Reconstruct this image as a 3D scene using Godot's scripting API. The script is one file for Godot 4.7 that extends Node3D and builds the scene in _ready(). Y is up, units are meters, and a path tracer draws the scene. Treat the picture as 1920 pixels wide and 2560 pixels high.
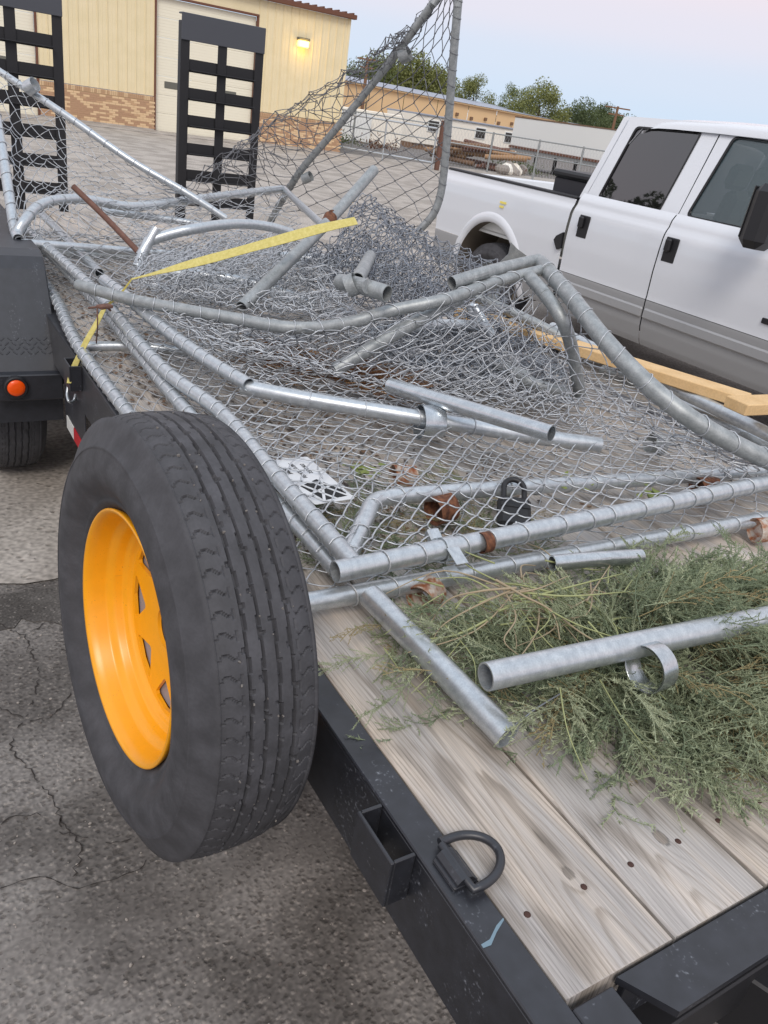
extends Node3D
# A flatbed equipment trailer loaded with bent chain-link gates, parked beside a white pickup at dusk.
# World: y up, metres, trailer runs away along -z, ground at y = 0.

const DECK := 0.775
var M := {}
var used := {}
var rng := RandomNumberGenerator.new()
var fn := FastNoiseLite.new()

class Mb:
	var v := PackedVector3Array()
	var n := PackedVector3Array()
	var uv := PackedVector2Array()
	var col := PackedColorArray()
	var ix := PackedInt32Array()
	var tint := Color(1, 1, 1)
	var has_col := false
	func vert(p: Vector3, nn: Vector3, u := Vector2.ZERO) -> int:
		v.append(p); n.append(nn); uv.append(u); col.append(tint)
		return v.size() - 1
	func tri(a: Vector3, b: Vector3, c: Vector3, want := Vector3.ZERO) -> void:
		var m := (b - a).cross(c - a)
		if m.length_squared() < 1e-16: return
		m = m.normalized()
		if want != Vector3.ZERO and m.dot(want) < 0.0:
			var t := b; b = c; c = t; m = -m
		var i := vert(a, m); vert(c, m); vert(b, m)
		ix.append_array(PackedInt32Array([i, i + 1, i + 2]))
	# counter-clockwise seen from outside
	func quad(a: Vector3, b: Vector3, c: Vector3, d: Vector3, ua := Vector2.ZERO, ub := Vector2.ZERO, uc := Vector2.ZERO, ud := Vector2.ZERO) -> void:
		var m := (c - a).cross(d - b).normalized()
		var i := vert(a, m, ua); vert(b, m, ub); vert(c, m, uc); vert(d, m, ud)
		ix.append_array(PackedInt32Array([i, i + 2, i + 1, i, i + 3, i + 2]))
	func box(c: Vector3, s: Vector3, b := Basis.IDENTITY, bev := 0.0) -> void:
		var h := s * 0.5
		var g: float = minf(bev, minf(h.x, minf(h.y, h.z)) * 0.95)
		for ax in 3:
			for sg in [-1.0, 1.0]:
				var a1 := (ax + 1) % 3
				var a2 := (ax + 2) % 3
				var p := []
				for k in [[-1, -1], [1, -1], [1, 1], [-1, 1]]:
					var q := Vector3.ZERO
					q[ax] = sg * h[ax]; q[a1] = k[0] * (h[a1] - g); q[a2] = k[1] * (h[a2] - g)
					p.append(c + b * q)
				if sg > 0: quad(p[0], p[1], p[2], p[3])
				else: quad(p[3], p[2], p[1], p[0])
		if g <= 0.0: return
		for ax in 3:
			var a1 := (ax + 1) % 3
			var a2 := (ax + 2) % 3
			for s1 in [-1.0, 1.0]:
				for s2 in [-1.0, 1.0]:
					var p := []
					for k in [[-1.0, 0], [1.0, 0], [1.0, 1], [-1.0, 1]]:
						var q := Vector3.ZERO
						q[ax] = k[0] * (h[ax] - g)
						q[a1] = s1 * (h[a1] - (g if k[1] == 1 else 0.0)); q[a2] = s2 * (h[a2] - (0.0 if k[1] == 1 else g))
						p.append(c + b * q)
					if s1 * s2 < 0: quad(p[0], p[1], p[2], p[3])
					else: quad(p[3], p[2], p[1], p[0])
		for sx in [-1.0, 1.0]:
			for sy in [-1.0, 1.0]:
				for sz in [-1.0, 1.0]:
					var e := Vector3(sx, sy, sz)
					tri(c + b * (e * (h - Vector3(0, g, g))), c + b * (e * (h - Vector3(g, 0, g))), c + b * (e * (h - Vector3(g, g, 0))), b * e)
	func beam(a: Vector3, z: Vector3, w: float, t: float, up := Vector3.UP, bev := 0.0) -> void:
		var f := (z - a).normalized()
		var s := f.cross(up).normalized()
		if s.length() < 0.1: s = Vector3.RIGHT
		box((a + z) * 0.5, Vector3(w, t, a.distance_to(z)), Basis(s, s.cross(f).normalized() * 1.0, -f), bev)
	# swept round tube, smooth; wall > 0 leaves the ends open
	func tube(path: PackedVector3Array, r: float, sides := 12, wall := 0.0, r1 := -1.0) -> void:
		if r1 < 0.0: r1 = r
		var k := path.size()
		var t0 := (path[1] - path[0]).normalized()
		var u := t0.cross(Vector3.UP)
		if u.length() < 0.05: u = t0.cross(Vector3.RIGHT)
		u = u.normalized()
		var first := v.size()
		var frames := []
		for i in k:
			var t: Vector3
			if i == 0: t = path[1] - path[0]
			elif i == k - 1: t = path[k - 1] - path[k - 2]
			else: t = (path[i + 1] - path[i]).normalized() + (path[i] - path[i - 1]).normalized()
			t = t.normalized()
			u = (u - t * u.dot(t)).normalized()
			var w := t.cross(u)
			var rr := lerpf(r, r1, float(i) / float(k - 1))
			frames.append([path[i], t, u, w, rr])
			for s in sides:
				var an := TAU * s / sides
				var d := u * cos(an) + w * sin(an)
				vert(path[i] + d * rr, d)
		for i in k - 1:
			for s in sides:
				var a := first + i * sides + s
				var b := first + i * sides + (s + 1) % sides
				ix.append_array(PackedInt32Array([a, a + sides, b, b, a + sides, b + sides]))
		for e in [0, k - 1]:
			var f: Array = frames[e]
			var out: Vector3 = -f[1] if e == 0 else f[1]
			if wall <= 0.0:
				if sides < 4: continue
				for s in sides:
					var d0: Vector3 = f[2] * cos(TAU * s / sides) + f[3] * sin(TAU * s / sides)
					var d1: Vector3 = f[2] * cos(TAU * (s + 1) / sides) + f[3] * sin(TAU * (s + 1) / sides)
					tri(f[0], f[0] + d0 * f[4], f[0] + d1 * f[4], out)
			else:
				var ri: float = f[4] - wall
				var deep: Vector3 = f[0] - out * 0.14
				for s in sides:
					var d0: Vector3 = f[2] * cos(TAU * s / sides) + f[3] * sin(TAU * s / sides)
					var d1: Vector3 = f[2] * cos(TAU * (s + 1) / sides) + f[3] * sin(TAU * (s + 1) / sides)
					tri(f[0] + d0 * ri, f[0] + d0 * f[4], f[0] + d1 * f[4], out)
					tri(f[0] + d0 * ri, f[0] + d1 * f[4], f[0] + d1 * ri, out)
					tri(f[0] + d0 * ri, f[0] + d1 * ri, deep + d1 * ri, -d0)
					tri(f[0] + d0 * ri, deep + d1 * ri, deep + d0 * ri, -d0)
					tri(deep, deep + d0 * ri, deep + d1 * ri, out)
	# smooth grid of rows
	func grid(rows: Array, flip := false, wrap := false, uvs := false) -> void:
		var nr := rows.size()
		var nc: int = rows[0].size()
		var first := v.size()
		for i in nr:
			for j in nc:
				var jl := j - 1
				var jr := j + 1
				if wrap: jl = (j - 1 + nc) % nc; jr = (j + 1) % nc
				else: jl = maxi(jl, 0); jr = mini(jr, nc - 1)
				var du: Vector3 = rows[i][jr] - rows[i][jl]
				var dv: Vector3 = rows[mini(i + 1, nr - 1)][j] - rows[maxi(i - 1, 0)][j]
				var m := du.cross(dv)
				if flip: m = -m
				m = m.normalized() if m.length() > 1e-9 else Vector3.UP
				vert(rows[i][j], m, Vector2(float(j) / (nc - 1), float(i) / (nr - 1)) if uvs else Vector2.ZERO)
		for i in nr - 1:
			for j in (nc if wrap else nc - 1):
				var a := first + i * nc + j
				var b := first + i * nc + (j + 1) % nc
				if flip: ix.append_array(PackedInt32Array([a, b, a + nc, b, b + nc, a + nc]))
				else: ix.append_array(PackedInt32Array([a, a + nc, b, b, a + nc, b + nc]))
	# flat polygon with thickness; x.basis maps (x, y, depth)
	func prism(poly: PackedVector2Array, x: Transform3D, depth: float) -> void:
		var id := Geometry2D.triangulate_polygon(poly)
		var up := x.basis.z.normalized()
		for i in range(0, id.size(), 3):
			var a := poly[id[i]]; var b := poly[id[i + 1]]; var c := poly[id[i + 2]]
			tri(x * Vector3(a.x, a.y, 0), x * Vector3(b.x, b.y, 0), x * Vector3(c.x, c.y, 0), up)
			tri(x * Vector3(a.x, a.y, -depth), x * Vector3(b.x, b.y, -depth), x * Vector3(c.x, c.y, -depth), -up)
		var cw := Geometry2D.is_polygon_clockwise(poly)
		for i in poly.size():
			var a := poly[i]
			var b := poly[(i + 1) % poly.size()]
			var out := Vector3(b.y - a.y, a.x - b.x, 0) * (-1.0 if cw else 1.0)
			var wo := x.basis * out
			tri(x * Vector3(a.x, a.y, 0), x * Vector3(b.x, b.y, 0), x * Vector3(b.x, b.y, -depth), wo)
			tri(x * Vector3(a.x, a.y, 0), x * Vector3(b.x, b.y, -depth), x * Vector3(a.x, a.y, -depth), wo)
	# revolve profile of (radius, along) about x.basis.x
	func lathe(prof: Array, x: Transform3D, seg := 48, flip := false) -> void:
		var rows := []
		for p in prof:
			var row := PackedVector3Array()
			for s in seg:
				var an := TAU * s / seg
				row.append(x * Vector3(p.y, sin(an) * p.x, cos(an) * p.x))
			rows.append(row)
		grid(rows, flip, true)
	func mesh(off := Vector3.ZERO) -> ArrayMesh:
		var arr := []
		arr.resize(Mesh.ARRAY_MAX)
		if off != Vector3.ZERO:
			for i in v.size(): v[i] -= off
		arr[Mesh.ARRAY_VERTEX] = v; arr[Mesh.ARRAY_NORMAL] = n; arr[Mesh.ARRAY_TEX_UV] = uv
		if has_col: arr[Mesh.ARRAY_COLOR] = col
		arr[Mesh.ARRAY_INDEX] = ix
		var m := ArrayMesh.new()
		m.add_surface_from_arrays(Mesh.PRIMITIVE_TRIANGLES, arr)
		return m

func lin(r: float, g: float, b: float) -> Color:
	return Color(r, g, b).linear_to_srgb()

func mat(name: String, c: Color, rough: float, metal := 0.0) -> StandardMaterial3D:
	var m := StandardMaterial3D.new()
	m.albedo_color = c; m.roughness = rough; m.metallic = metal
	M[name] = m
	return m

func tag(o: Node, label: String, category: String, group := "", kind := "") -> Node:
	if label: o.set_meta("label", label)
	if category: o.set_meta("category", category)
	if group: o.set_meta("group", group)
	if kind: o.set_meta("kind", kind)
	return o

func numbered(called: String) -> String:
	if not used.has(called):
		used[called] = 0
		return called
	used[called] += 1
	return "%s_%03d" % [called, used[called]]

func thing(called: String, label: String, category: String, at := Vector3.ZERO, group := "") -> Node3D:
	var o := Node3D.new()
	o.name = numbered(called)
	add_child(o, true)
	o.position = at
	tag(o, label, category, group)
	return o

func inst(called: String, m: Mesh, material: Material, parent: Node, at := Vector3.ZERO) -> MeshInstance3D:
	var o := MeshInstance3D.new()
	o.name = called
	o.mesh = m
	o.material_override = material
	parent.add_child(o, true)
	o.position = at
	return o

# commits a builder filled in world coordinates as a part of a thing that is only moved, not turned
func part(parent: Node3D, called: String, b: Mb, material: Material) -> MeshInstance3D:
	var off := Vector3.ZERO
	var q: Node = parent
	while q != self:
		off += (q as Node3D).position
		q = q.get_parent()
	return inst(called, b.mesh(off), material, parent)

func top(called: String, b: Mb, material: Material, label: String, category: String, group := "", kind := "") -> MeshInstance3D:
	var lo := Vector3(1e9, 1e9, 1e9)
	var hi := -lo
	for p in b.v:
		lo = lo.min(p); hi = hi.max(p)
	var at := Vector3((lo.x + hi.x) * 0.5, lo.y, (lo.z + hi.z) * 0.5)
	var o := inst(numbered(called), b.mesh(at), material, self, at)
	tag(o, label, category, group, kind)
	return o

func curve(pts: Array, sub := 6) -> PackedVector3Array:
	var out := PackedVector3Array()
	var k := pts.size()
	if k == 2: return PackedVector3Array([pts[0], (pts[0] + pts[1]) * 0.5, pts[1]])
	for i in k - 1:
		var a: Vector3 = pts[maxi(i - 1, 0)]
		var b: Vector3 = pts[i]
		var c: Vector3 = pts[i + 1]
		var d: Vector3 = pts[mini(i + 2, k - 1)]
		for s in sub:
			out.append(b.cubic_interpolate(c, a, d, float(s) / sub))
	out.append(pts[k - 1])
	return out

func resample(path: PackedVector3Array, step: float) -> PackedVector3Array:
	var out := PackedVector3Array([path[0]])
	var left := step
	for i in path.size() - 1:
		var a := path[i]
		var b := path[i + 1]
		var l := a.distance_to(b)
		var at := 0.0
		while l - at >= left:
			at += left
			out.append(a.lerp(b, at / l))
			left = step
		left -= l - at
	return out

func set_view() -> void:
	var cam := Camera3D.new()
	cam.name = "camera"
	cam.fov = 65.660
	cam.near = 0.05
	cam.far = 900.0
	add_child(cam)
	cam.transform = Transform3D(Basis(Vector3(0.8558, 0.1396, 0.4981), Vector3(0.1181, 0.8848, -0.4508), Vector3(-0.5036, 0.4447, 0.7407)), Vector3(0, 1.68, 0))
	var env := Environment.new()
	env.tonemap_mode = Environment.TONE_MAPPER_LINEAR
	env.tonemap_exposure = 1.14
	env.background_mode = Environment.BG_SKY
	# dusk sky: pale blue above the skyline, a lavender-pink band over it, soft blue-grey overhead
	var im := Image.create(64, 512, false, Image.FORMAT_RGBF)
	var stops := [[0.0, Color(0.62, 0.71, 0.80)], [0.022, Color(0.58, 0.69, 0.83)], [0.048, Color(0.62, 0.695, 0.82)], [0.075, Color(0.71, 0.70, 0.79)], [0.11, Color(0.79, 0.70, 0.755)], [0.2, Color(0.81, 0.73, 0.77)], [0.4, Color(0.77, 0.80, 0.88)], [1.0, Color(0.66, 0.78, 0.95)]]
	for y in 512:
		var el := (0.5 - (y + 0.5) / 512.0) * 2.0
		var c := Color(0.25, 0.23, 0.21)
		if el >= 0.0:
			for k in stops.size() - 1:
				if el >= stops[k][0] and el <= stops[k + 1][0]:
					var t: float = (el - stops[k][0]) / (stops[k + 1][0] - stops[k][0])
					c = (stops[k][1] as Color).lerp(stops[k + 1][1], t * t * (3.0 - 2.0 * t))
		for x in 64: im.set_pixel(x, y, c)
	var sm := PanoramaSkyMaterial.new()
	sm.panorama = ImageTexture.create_from_image(im)
	var sky := Sky.new()
	sky.sky_material = sm
	env.sky = sky
	env.sdfgi_enabled = true
	env.ssao_enabled = true
	env.ssil_enabled = true
	var we := WorldEnvironment.new()
	we.name = "environment"
	we.environment = env
	add_child(we)
	var sun := DirectionalLight3D.new()
	sun.name = "sun"
	sun.light_energy = 0.45
	sun.light_color = Color(1.0, 0.965, 0.93)
	sun.light_angular_distance = 22.0
	sun.shadow_enabled = true
	add_child(sun)
	sun.look_at_from_position(Vector3.ZERO, Vector3(0.42, -0.75, -0.6), Vector3.UP)

func noise_bytes(size: int, freq: float, seed_no: int, type := FastNoiseLite.TYPE_SIMPLEX_SMOOTH, oct := 3, ret := FastNoiseLite.RETURN_CELL_VALUE) -> PackedByteArray:
	var f := FastNoiseLite.new()
	f.seed = seed_no
	f.noise_type = type
	f.frequency = freq
	f.fractal_octaves = oct
	f.fractal_type = FastNoiseLite.FRACTAL_FBM if oct > 1 else FastNoiseLite.FRACTAL_NONE
	f.cellular_return_type = ret
	var im := f.get_seamless_image(size, size)
	im.convert(Image.FORMAT_L8)
	return im.get_data()

func to_tex(size_x: int, size_y: int, rgb: PackedByteArray) -> ImageTexture:
	var im := Image.create_from_data(size_x, size_y, false, Image.FORMAT_RGB8, rgb)
	im.generate_mipmaps()
	return ImageTexture.create_from_image(im)

func bump_tex(size: int, h: PackedByteArray, strength: float) -> ImageTexture:
	var im := Image.create_from_data(size, size, false, Image.FORMAT_L8, h)
	im.convert(Image.FORMAT_RGBA8)
	im.bump_map_to_normal_map(strength)
	return ImageTexture.create_from_image(im)

# two-colour mottled texture: coarse noise picks between a and b, fine noise adds grain
func mottle(size: int, f1: float, f2: float, a: Color, b: Color, grain: float, seed_no: int, sharp := 1.0) -> ImageTexture:
	var n1 := noise_bytes(size, f1, seed_no)
	var n2 := noise_bytes(size, f2, seed_no + 7)
	var out := PackedByteArray()
	out.resize(size * size * 3)
	for i in size * size:
		var t := clampf((n1[i] / 255.0 - 0.5) * sharp + 0.5, 0.0, 1.0)
		var g := 1.0 + (n2[i] / 255.0 - 0.5) * grain
		out[i * 3] = clampi(int((a.r + (b.r - a.r) * t) * g * 255.0), 0, 255)
		out[i * 3 + 1] = clampi(int((a.g + (b.g - a.g) * t) * g * 255.0), 0, 255)
		out[i * 3 + 2] = clampi(int((a.b + (b.b - a.b) * t) * g * 255.0), 0, 255)
	return to_tex(size, size, out)

func world_map(m: StandardMaterial3D, tex: Texture2D, metres: float, nrm: Texture2D = null, depth := 1.0) -> void:
	m.albedo_color = Color(1, 1, 1)
	m.albedo_texture = tex
	m.uv1_triplanar = true
	m.uv1_world_triplanar = true
	m.uv1_scale = Vector3.ONE / metres
	if nrm:
		m.normal_enabled = true
		m.normal_texture = nrm
		m.normal_scale = depth

func pebble_ground(name: String, dark: Color, light: Color, seed_no: int, metres: float, stone_share: float, rough: float) -> void:
	var N := 1024
	var base := noise_bytes(N, 0.006, seed_no, FastNoiseLite.TYPE_SIMPLEX_SMOOTH, 4)
	var fine := noise_bytes(N, 0.16, seed_no + 1, FastNoiseLite.TYPE_SIMPLEX_SMOOTH, 2)
	var cell := noise_bytes(N, 0.26, seed_no + 2, FastNoiseLite.TYPE_CELLULAR, 1, FastNoiseLite.RETURN_CELL_VALUE)
	var dist := noise_bytes(N, 0.26, seed_no + 2, FastNoiseLite.TYPE_CELLULAR, 1, FastNoiseLite.RETURN_DISTANCE)
	var out := PackedByteArray()
	out.resize(N * N * 3)
	var h := PackedByteArray()
	h.resize(N * N)
	for i in N * N:
		var t := clampf((base[i] / 255.0 - 0.5) * 2.6 + 0.5, 0.0, 1.0)
		var g := 0.80 + fine[i] / 255.0 * 0.4
		var r := lerpf(dark.r, light.r, t) * g
		var gg := lerpf(dark.g, light.g, t) * g
		var bb := lerpf(dark.b, light.b, t) * g
		var cv := cell[i] / 255.0
		var up := 0.35 + fine[i] / 255.0 * 0.2
		if cv > 1.0 - stone_share and dist[i] < 118:
			var k := (cv - 1.0 + stone_share) / stone_share
			var wa := 0.08 + k * k * 0.44
			r = lerpf(r, 0.50 + k * 0.22, wa); gg = lerpf(gg, 0.48 + k * 0.21, wa); bb = lerpf(bb, 0.46 + k * 0.2, wa)
			up = 0.95 - dist[i] / 255.0 * 0.9
		elif cv < stone_share * 0.45 and dist[i] < 118:
			r *= 0.83; gg *= 0.82; bb *= 0.81
			up = 0.12
		out[i * 3] = clampi(int(r * 255.0), 0, 255)
		out[i * 3 + 1] = clampi(int(gg * 255.0), 0, 255)
		out[i * 3 + 2] = clampi(int(bb * 255.0), 0, 255)
		h[i] = clampi(int(up * 255.0), 0, 255)
	var m := mat(name, Color(1, 1, 1), rough)
	world_map(m, to_tex(N, N, out), metres, bump_tex(N, h, 2.5), 0.8)
	m.vertex_color_use_as_albedo = true

# flat-sawn weathered pine: rings cut by a plane, drawn out along the board, with knots
func wood_tex(seed_no: int, knots: Array, warm: float) -> ImageTexture:
	var W := 160
	var H := 1400
	var out := PackedByteArray()
	out.resize(W * H * 3)
	var f := FastNoiseLite.new()
	f.seed = seed_no
	f.frequency = 1.0
	f.fractal_octaves = 2
	var g := FastNoiseLite.new()
	g.seed = seed_no + 3
	g.frequency = 1.0
	g.fractal_octaves = 3
	for y in H:
		var ly := float(y) / H * 5.8
		var wob := f.get_noise_2d(ly * 0.7, 3.0)
		var depth := 0.030 + 0.030 * absf(f.get_noise_2d(ly * 0.35, 40.0)) * 2.0
		var stain := f.get_noise_2d(ly * 1.3, 90.0)
		for x in W:
			var lx := (float(x) / W - 0.5) * 0.185
			var px := lx + wob * 0.045
			var dy := depth
			for kn in knots:
				var ex: float = (lx - kn[0]) / kn[2]
				var ey: float = (ly - kn[1]) / (kn[2] * 3.2)
				var e := ex * ex + ey * ey
				if e < 9.0: dy += kn[2] * 0.8 * exp(-e * 0.9)
			var rr := sqrt(px * px + dy * dy)
			rr += 0.0011 * f.get_noise_2d(lx * 60.0, ly * 2.0)
			var ring := fposmod(rr * 165.0, 1.0)
			var late := smoothstep(0.55, 0.88, ring) * (1.0 - smoothstep(0.93, 1.0, ring))
			var fib := g.get_noise_2d(lx * 420.0, ly * 5.0)
			var pat := g.get_noise_2d(lx * 14.0, ly * 1.6 + 50.0)
			var val := 0.715 - 0.085 * late * (0.6 + 0.8 * clampf(pat + 0.4, 0.0, 1.0)) + 0.12 * fib + 0.09 * pat + 0.05 * stain
			var tan_ := clampf(0.30 + pat * 0.9 + warm + late * 0.3, 0.0, 1.0)
			var dirt := smoothstep(0.12, 0.5, g.get_noise_2d(lx * 11.0 + 7.0, ly * 2.6 + 20.0))
			val *= 1.0 - 0.17 * dirt
			tan_ = lerpf(tan_, 0.9, dirt * 0.6)
			for nz in [5.61, 4.39]:
				if absf(ly - nz) < 0.08:
					for nx in [-0.066, 0.036]:
						var sx: float = (lx - nx) / 0.010
						var sy: float = (ly - nz) / 0.030
						var ss := exp(-(sx * sx + sy * sy) * (0.8 + 0.5 * fib)) * 0.5
						val *= 1.0 - 0.45 * ss
						tan_ = lerpf(tan_, 1.0, ss)
			for kn in knots:
				var ex: float = (lx - kn[0]) / kn[2]
				var ey: float = (ly - kn[1]) / (kn[2] * 1.5)
				var e := ex * ex + ey * ey
				if e < 0.30: val *= 0.84; tan_ = 0.8
				elif e < 0.40: val *= 0.68
			var i := (y * W + x) * 3
			out[i] = clampi(int(val * 255.0), 0, 255)
			out[i + 1] = clampi(int(val * (0.972 - 0.04 * tan_) * 255.0), 0, 255)
			out[i + 2] = clampi(int(val * (0.945 - 0.09 * tan_) * 255.0), 0, 255)
	return to_tex(W, H, out)

func make_materials() -> void:
	pebble_ground("asphalt", Color(0.385, 0.37, 0.358), Color(0.51, 0.495, 0.482), 11, 2.7, 0.34, 0.93)
	pebble_ground("concrete", Color(0.60, 0.575, 0.545), Color(0.69, 0.665, 0.635), 31, 4.7, 0.05, 0.92)
	var g := mottle(512, 0.02, 0.11, Color(0.70, 0.725, 0.745), Color(0.83, 0.85, 0.86), 0.16, 51, 1.2)
	world_map(mat("galv", Color(1, 1, 1), 0.36, 0.72), g, 0.23)
	var gd := mottle(512, 0.015, 0.09, Color(0.55, 0.57, 0.575), Color(0.70, 0.715, 0.715), 0.22, 57, 1.3)
	world_map(mat("galv_dull", Color(1, 1, 1), 0.52, 0.55), gd, 0.3)
	world_map(mat("galv_shiny", Color(1, 1, 1), 0.24, 0.85), g, 0.3)
	mat("wire", Color(0.77, 0.785, 0.80), 0.40, 0.5)
	mat("wire_weathered", Color(0.47, 0.475, 0.49), 0.5, 0.35)
	mat("wire_dark", Color(0.60, 0.62, 0.65), 0.42, 0.5)
	var rust := mottle(256, 0.03, 0.12, Color(0.30, 0.18, 0.13), Color(0.52, 0.34, 0.23), 0.3, 61, 1.8)
	world_map(mat("rust", Color(1, 1, 1), 0.85), rust, 0.12)
	var rust2 := mottle(256, 0.02, 0.12, Color(0.36, 0.25, 0.21), Color(0.48, 0.35, 0.30), 0.2, 62, 1.2)
	world_map(mat("rust_pipe", Color(1, 1, 1), 0.8), rust2, 0.2)
	var half := mottle(256, 0.025, 0.12, Color(0.55, 0.30, 0.15), Color(0.75, 0.72, 0.68), 0.2, 63, 3.0)
	world_map(mat("half_rust", Color(1, 1, 1), 0.6, 0.3), half, 0.16)
	# black trailer paint with pale scuffs and dried splashes
	var N := 1024
	var s1 := noise_bytes(N, 0.085, 71, FastNoiseLite.TYPE_SIMPLEX_SMOOTH, 4)
	var s2 := noise_bytes(N, 0.006, 72)
	var s3 := noise_bytes(N, 0.02, 73)
	var o := PackedByteArray()
	o.resize(N * N * 3)
	for i in N * N:
		var k := 0.125 + s3[i] / 255.0 * 0.06
		var sc := clampf((s1[i] / 255.0 - 0.80 + (s2[i] / 255.0 - 0.5) * 0.55) * 3.6, 0.0, 1.0)
		o[i * 3] = int((k * 0.96 + sc * 0.36) * 255.0)
		o[i * 3 + 1] = int((k + sc * 0.37) * 255.0)
		o[i * 3 + 2] = int((k * 1.14 + sc * 0.37) * 255.0)
	var bt := to_tex(N, N, o)
	world_map(mat("black_steel", Color(1, 1, 1), 0.42), bt, 0.9)
	(M.black_steel as StandardMaterial3D).metallic_specular = 0.6
	mat("black_plain", Color(0.12, 0.12, 0.13), 0.5)
	mat("black_gloss", Color(0.07, 0.07, 0.075), 0.25)
	var ru := mottle(512, 0.012, 0.10, Color(0.225, 0.225, 0.235), Color(0.305, 0.305, 0.32), 0.18, 81, 1.3)
	world_map(mat("rubber", Color(1, 1, 1), 0.72), ru, 0.35)
	mat("yellow", lin(0.92, 0.34, 0.004), 0.34)
	var yn := noise_bytes(512, 0.11, 84, FastNoiseLite.TYPE_SIMPLEX_SMOOTH, 3)
	var yn2 := noise_bytes(512, 0.015, 85)
	var yo := PackedByteArray()
	yo.resize(512 * 512 * 3)
	for i in 512 * 512:
		var ch := clampf((yn[i] / 255.0 - 0.86 + (yn2[i] / 255.0 - 0.5) * 0.2) * 14.0, 0.0, 1.0)
		var sh := 0.965 + yn2[i] / 255.0 * 0.05
		yo[i * 3] = int(lerpf(0.975 * sh, 0.50, ch) * 255.0)
		yo[i * 3 + 1] = int(lerpf(0.665 * sh, 0.40, ch) * 255.0)
		yo[i * 3 + 2] = int(lerpf(0.045, 0.33, ch) * 255.0)
	var yel := to_tex(512, 512, yo)
	world_map(M.yellow, yel, 0.3)
	M.yellow.clearcoat_enabled = true
	M.yellow.clearcoat = 0.3
	M.yellow.clearcoat_roughness = 0.3
	for k in 4:
		var kn := []
		var r := RandomNumberGenerator.new()
		r.seed = 900 + k
		for q in 7: kn.append([r.randf_range(-0.06, 0.06), r.randf_range(0.0, 5.8), r.randf_range(0.009, 0.017)])
		if k == 0: kn = [[0.03, 5.66, 0.012], [-0.045, 4.4, 0.012], [0.02, 2.7, 0.015]]
		if k == 1: kn = [[0.015, 5.67, 0.016], [-0.05, 3.9, 0.012]]
		var m := mat("wood_%d" % k, Color(1, 1, 1), 0.86)
		m.albedo_texture = wood_tex(100 + k * 13, kn, [0.0, -0.1, 0.12, 0.05][k])
	var lum := mottle(512, 0.008, 0.09, Color(0.82, 0.68, 0.48), Color(0.88, 0.75, 0.56), 0.12, 91, 1.2)
	world_map(mat("lumber", Color(1, 1, 1), 0.7), lum, 0.5)
	mat("lumber_end", Color(0.80, 0.62, 0.45), 0.85)
	# strap webbing
	world_map(mat("strap", Color(1, 1, 1), 0.75), mottle(256, 0.03, 0.22, Color(0.72, 0.67, 0.36), Color(0.82, 0.77, 0.49), 0.18, 93, 1.5), 0.12)
	mat("strap_dirty", Color(0.70, 0.64, 0.30), 0.8)
	mat("white_sign", Color(0.84, 0.85, 0.86), 0.55)
	mat("print_black", Color(0.06, 0.065, 0.075), 0.6)
	mat("white_paint", Color(0.87, 0.885, 0.905), 0.22)
	M.white_paint.clearcoat_enabled = true
	M.white_paint.clearcoat = 0.6
	M.white_paint.clearcoat_roughness = 0.06
	mat("grey_paint", Color(0.61, 0.615, 0.62), 0.3)
	M.grey_paint.clearcoat_enabled = true
	M.grey_paint.clearcoat = 0.5
	M.grey_paint.clearcoat_roughness = 0.1
	var tg := mat("tinted_glass", Color(0.07, 0.07, 0.09, 0.96), 0.02)
	tg.metallic_specular = 1.0
	tg.clearcoat_enabled = true
	tg.clearcoat = 1.0
	tg.clearcoat_roughness = 0.0
	tg.transparency = BaseMaterial3D.TRANSPARENCY_ALPHA
	var cg := mat("clear_glass", Color(0.22, 0.31, 0.33, 0.5), 0.02)
	cg.metallic_specular = 0.9
	cg.transparency = BaseMaterial3D.TRANSPARENCY_ALPHA
	mat("seat", Color(0.56, 0.60, 0.56), 0.8)
	mat("cabin", Color(0.20, 0.21, 0.21), 0.9)
	mat("amber", Color(0.95, 0.33, 0.03), 0.25)
	mat("red_tape", Color(0.72, 0.10, 0.14), 0.35)
	mat("dull_red", Color(0.42, 0.10, 0.11), 0.5)
	mat("white_tape", Color(0.85, 0.85, 0.83), 0.35)
	# buildings
	var pw := mottle(512, 0.01, 0.15, Color(0.90, 0.845, 0.69), Color(0.925, 0.87, 0.725), 0.04, 95, 1.2)
	world_map(mat("tan_metal", Color(1, 1, 1), 0.5), pw, 3.0)
	mat("door_white", Color(0.93, 0.91, 0.83), 0.45)
	mat("brown_trim", Color(0.42, 0.27, 0.20), 0.55)
	mat("mortar", Color(0.72, 0.61, 0.48), 0.95)
	mat("brick_light", Color(0.87, 0.755, 0.60), 0.9)
	mat("brick_dark", Color(0.71, 0.575, 0.46), 0.9)
	mat("brick_mid", Color(0.77, 0.635, 0.50), 0.9)
	mat("grey_vent", Color(0.40, 0.40, 0.37), 0.6)
	mat("far_wall", Color(0.93, 0.79, 0.60), 0.7)
	mat("far_roof", Color(0.62, 0.65, 0.70), 0.5, 0.2)
	mat("pale_wall", Color(0.95, 0.93, 0.88), 0.6)
	mat("box_white", Color(0.90, 0.91, 0.90), 0.5)
	mat("pane_dark", Color(0.22, 0.20, 0.18), 0.15)
	mat("far_brown", Color(0.50, 0.40, 0.32), 0.9)
	mat("far_log", Color(0.64, 0.51, 0.38), 0.9)
	mat("pole_wood", Color(0.50, 0.38, 0.29), 0.9)
	mat("bark", Color(0.33, 0.27, 0.22), 0.95)
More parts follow.
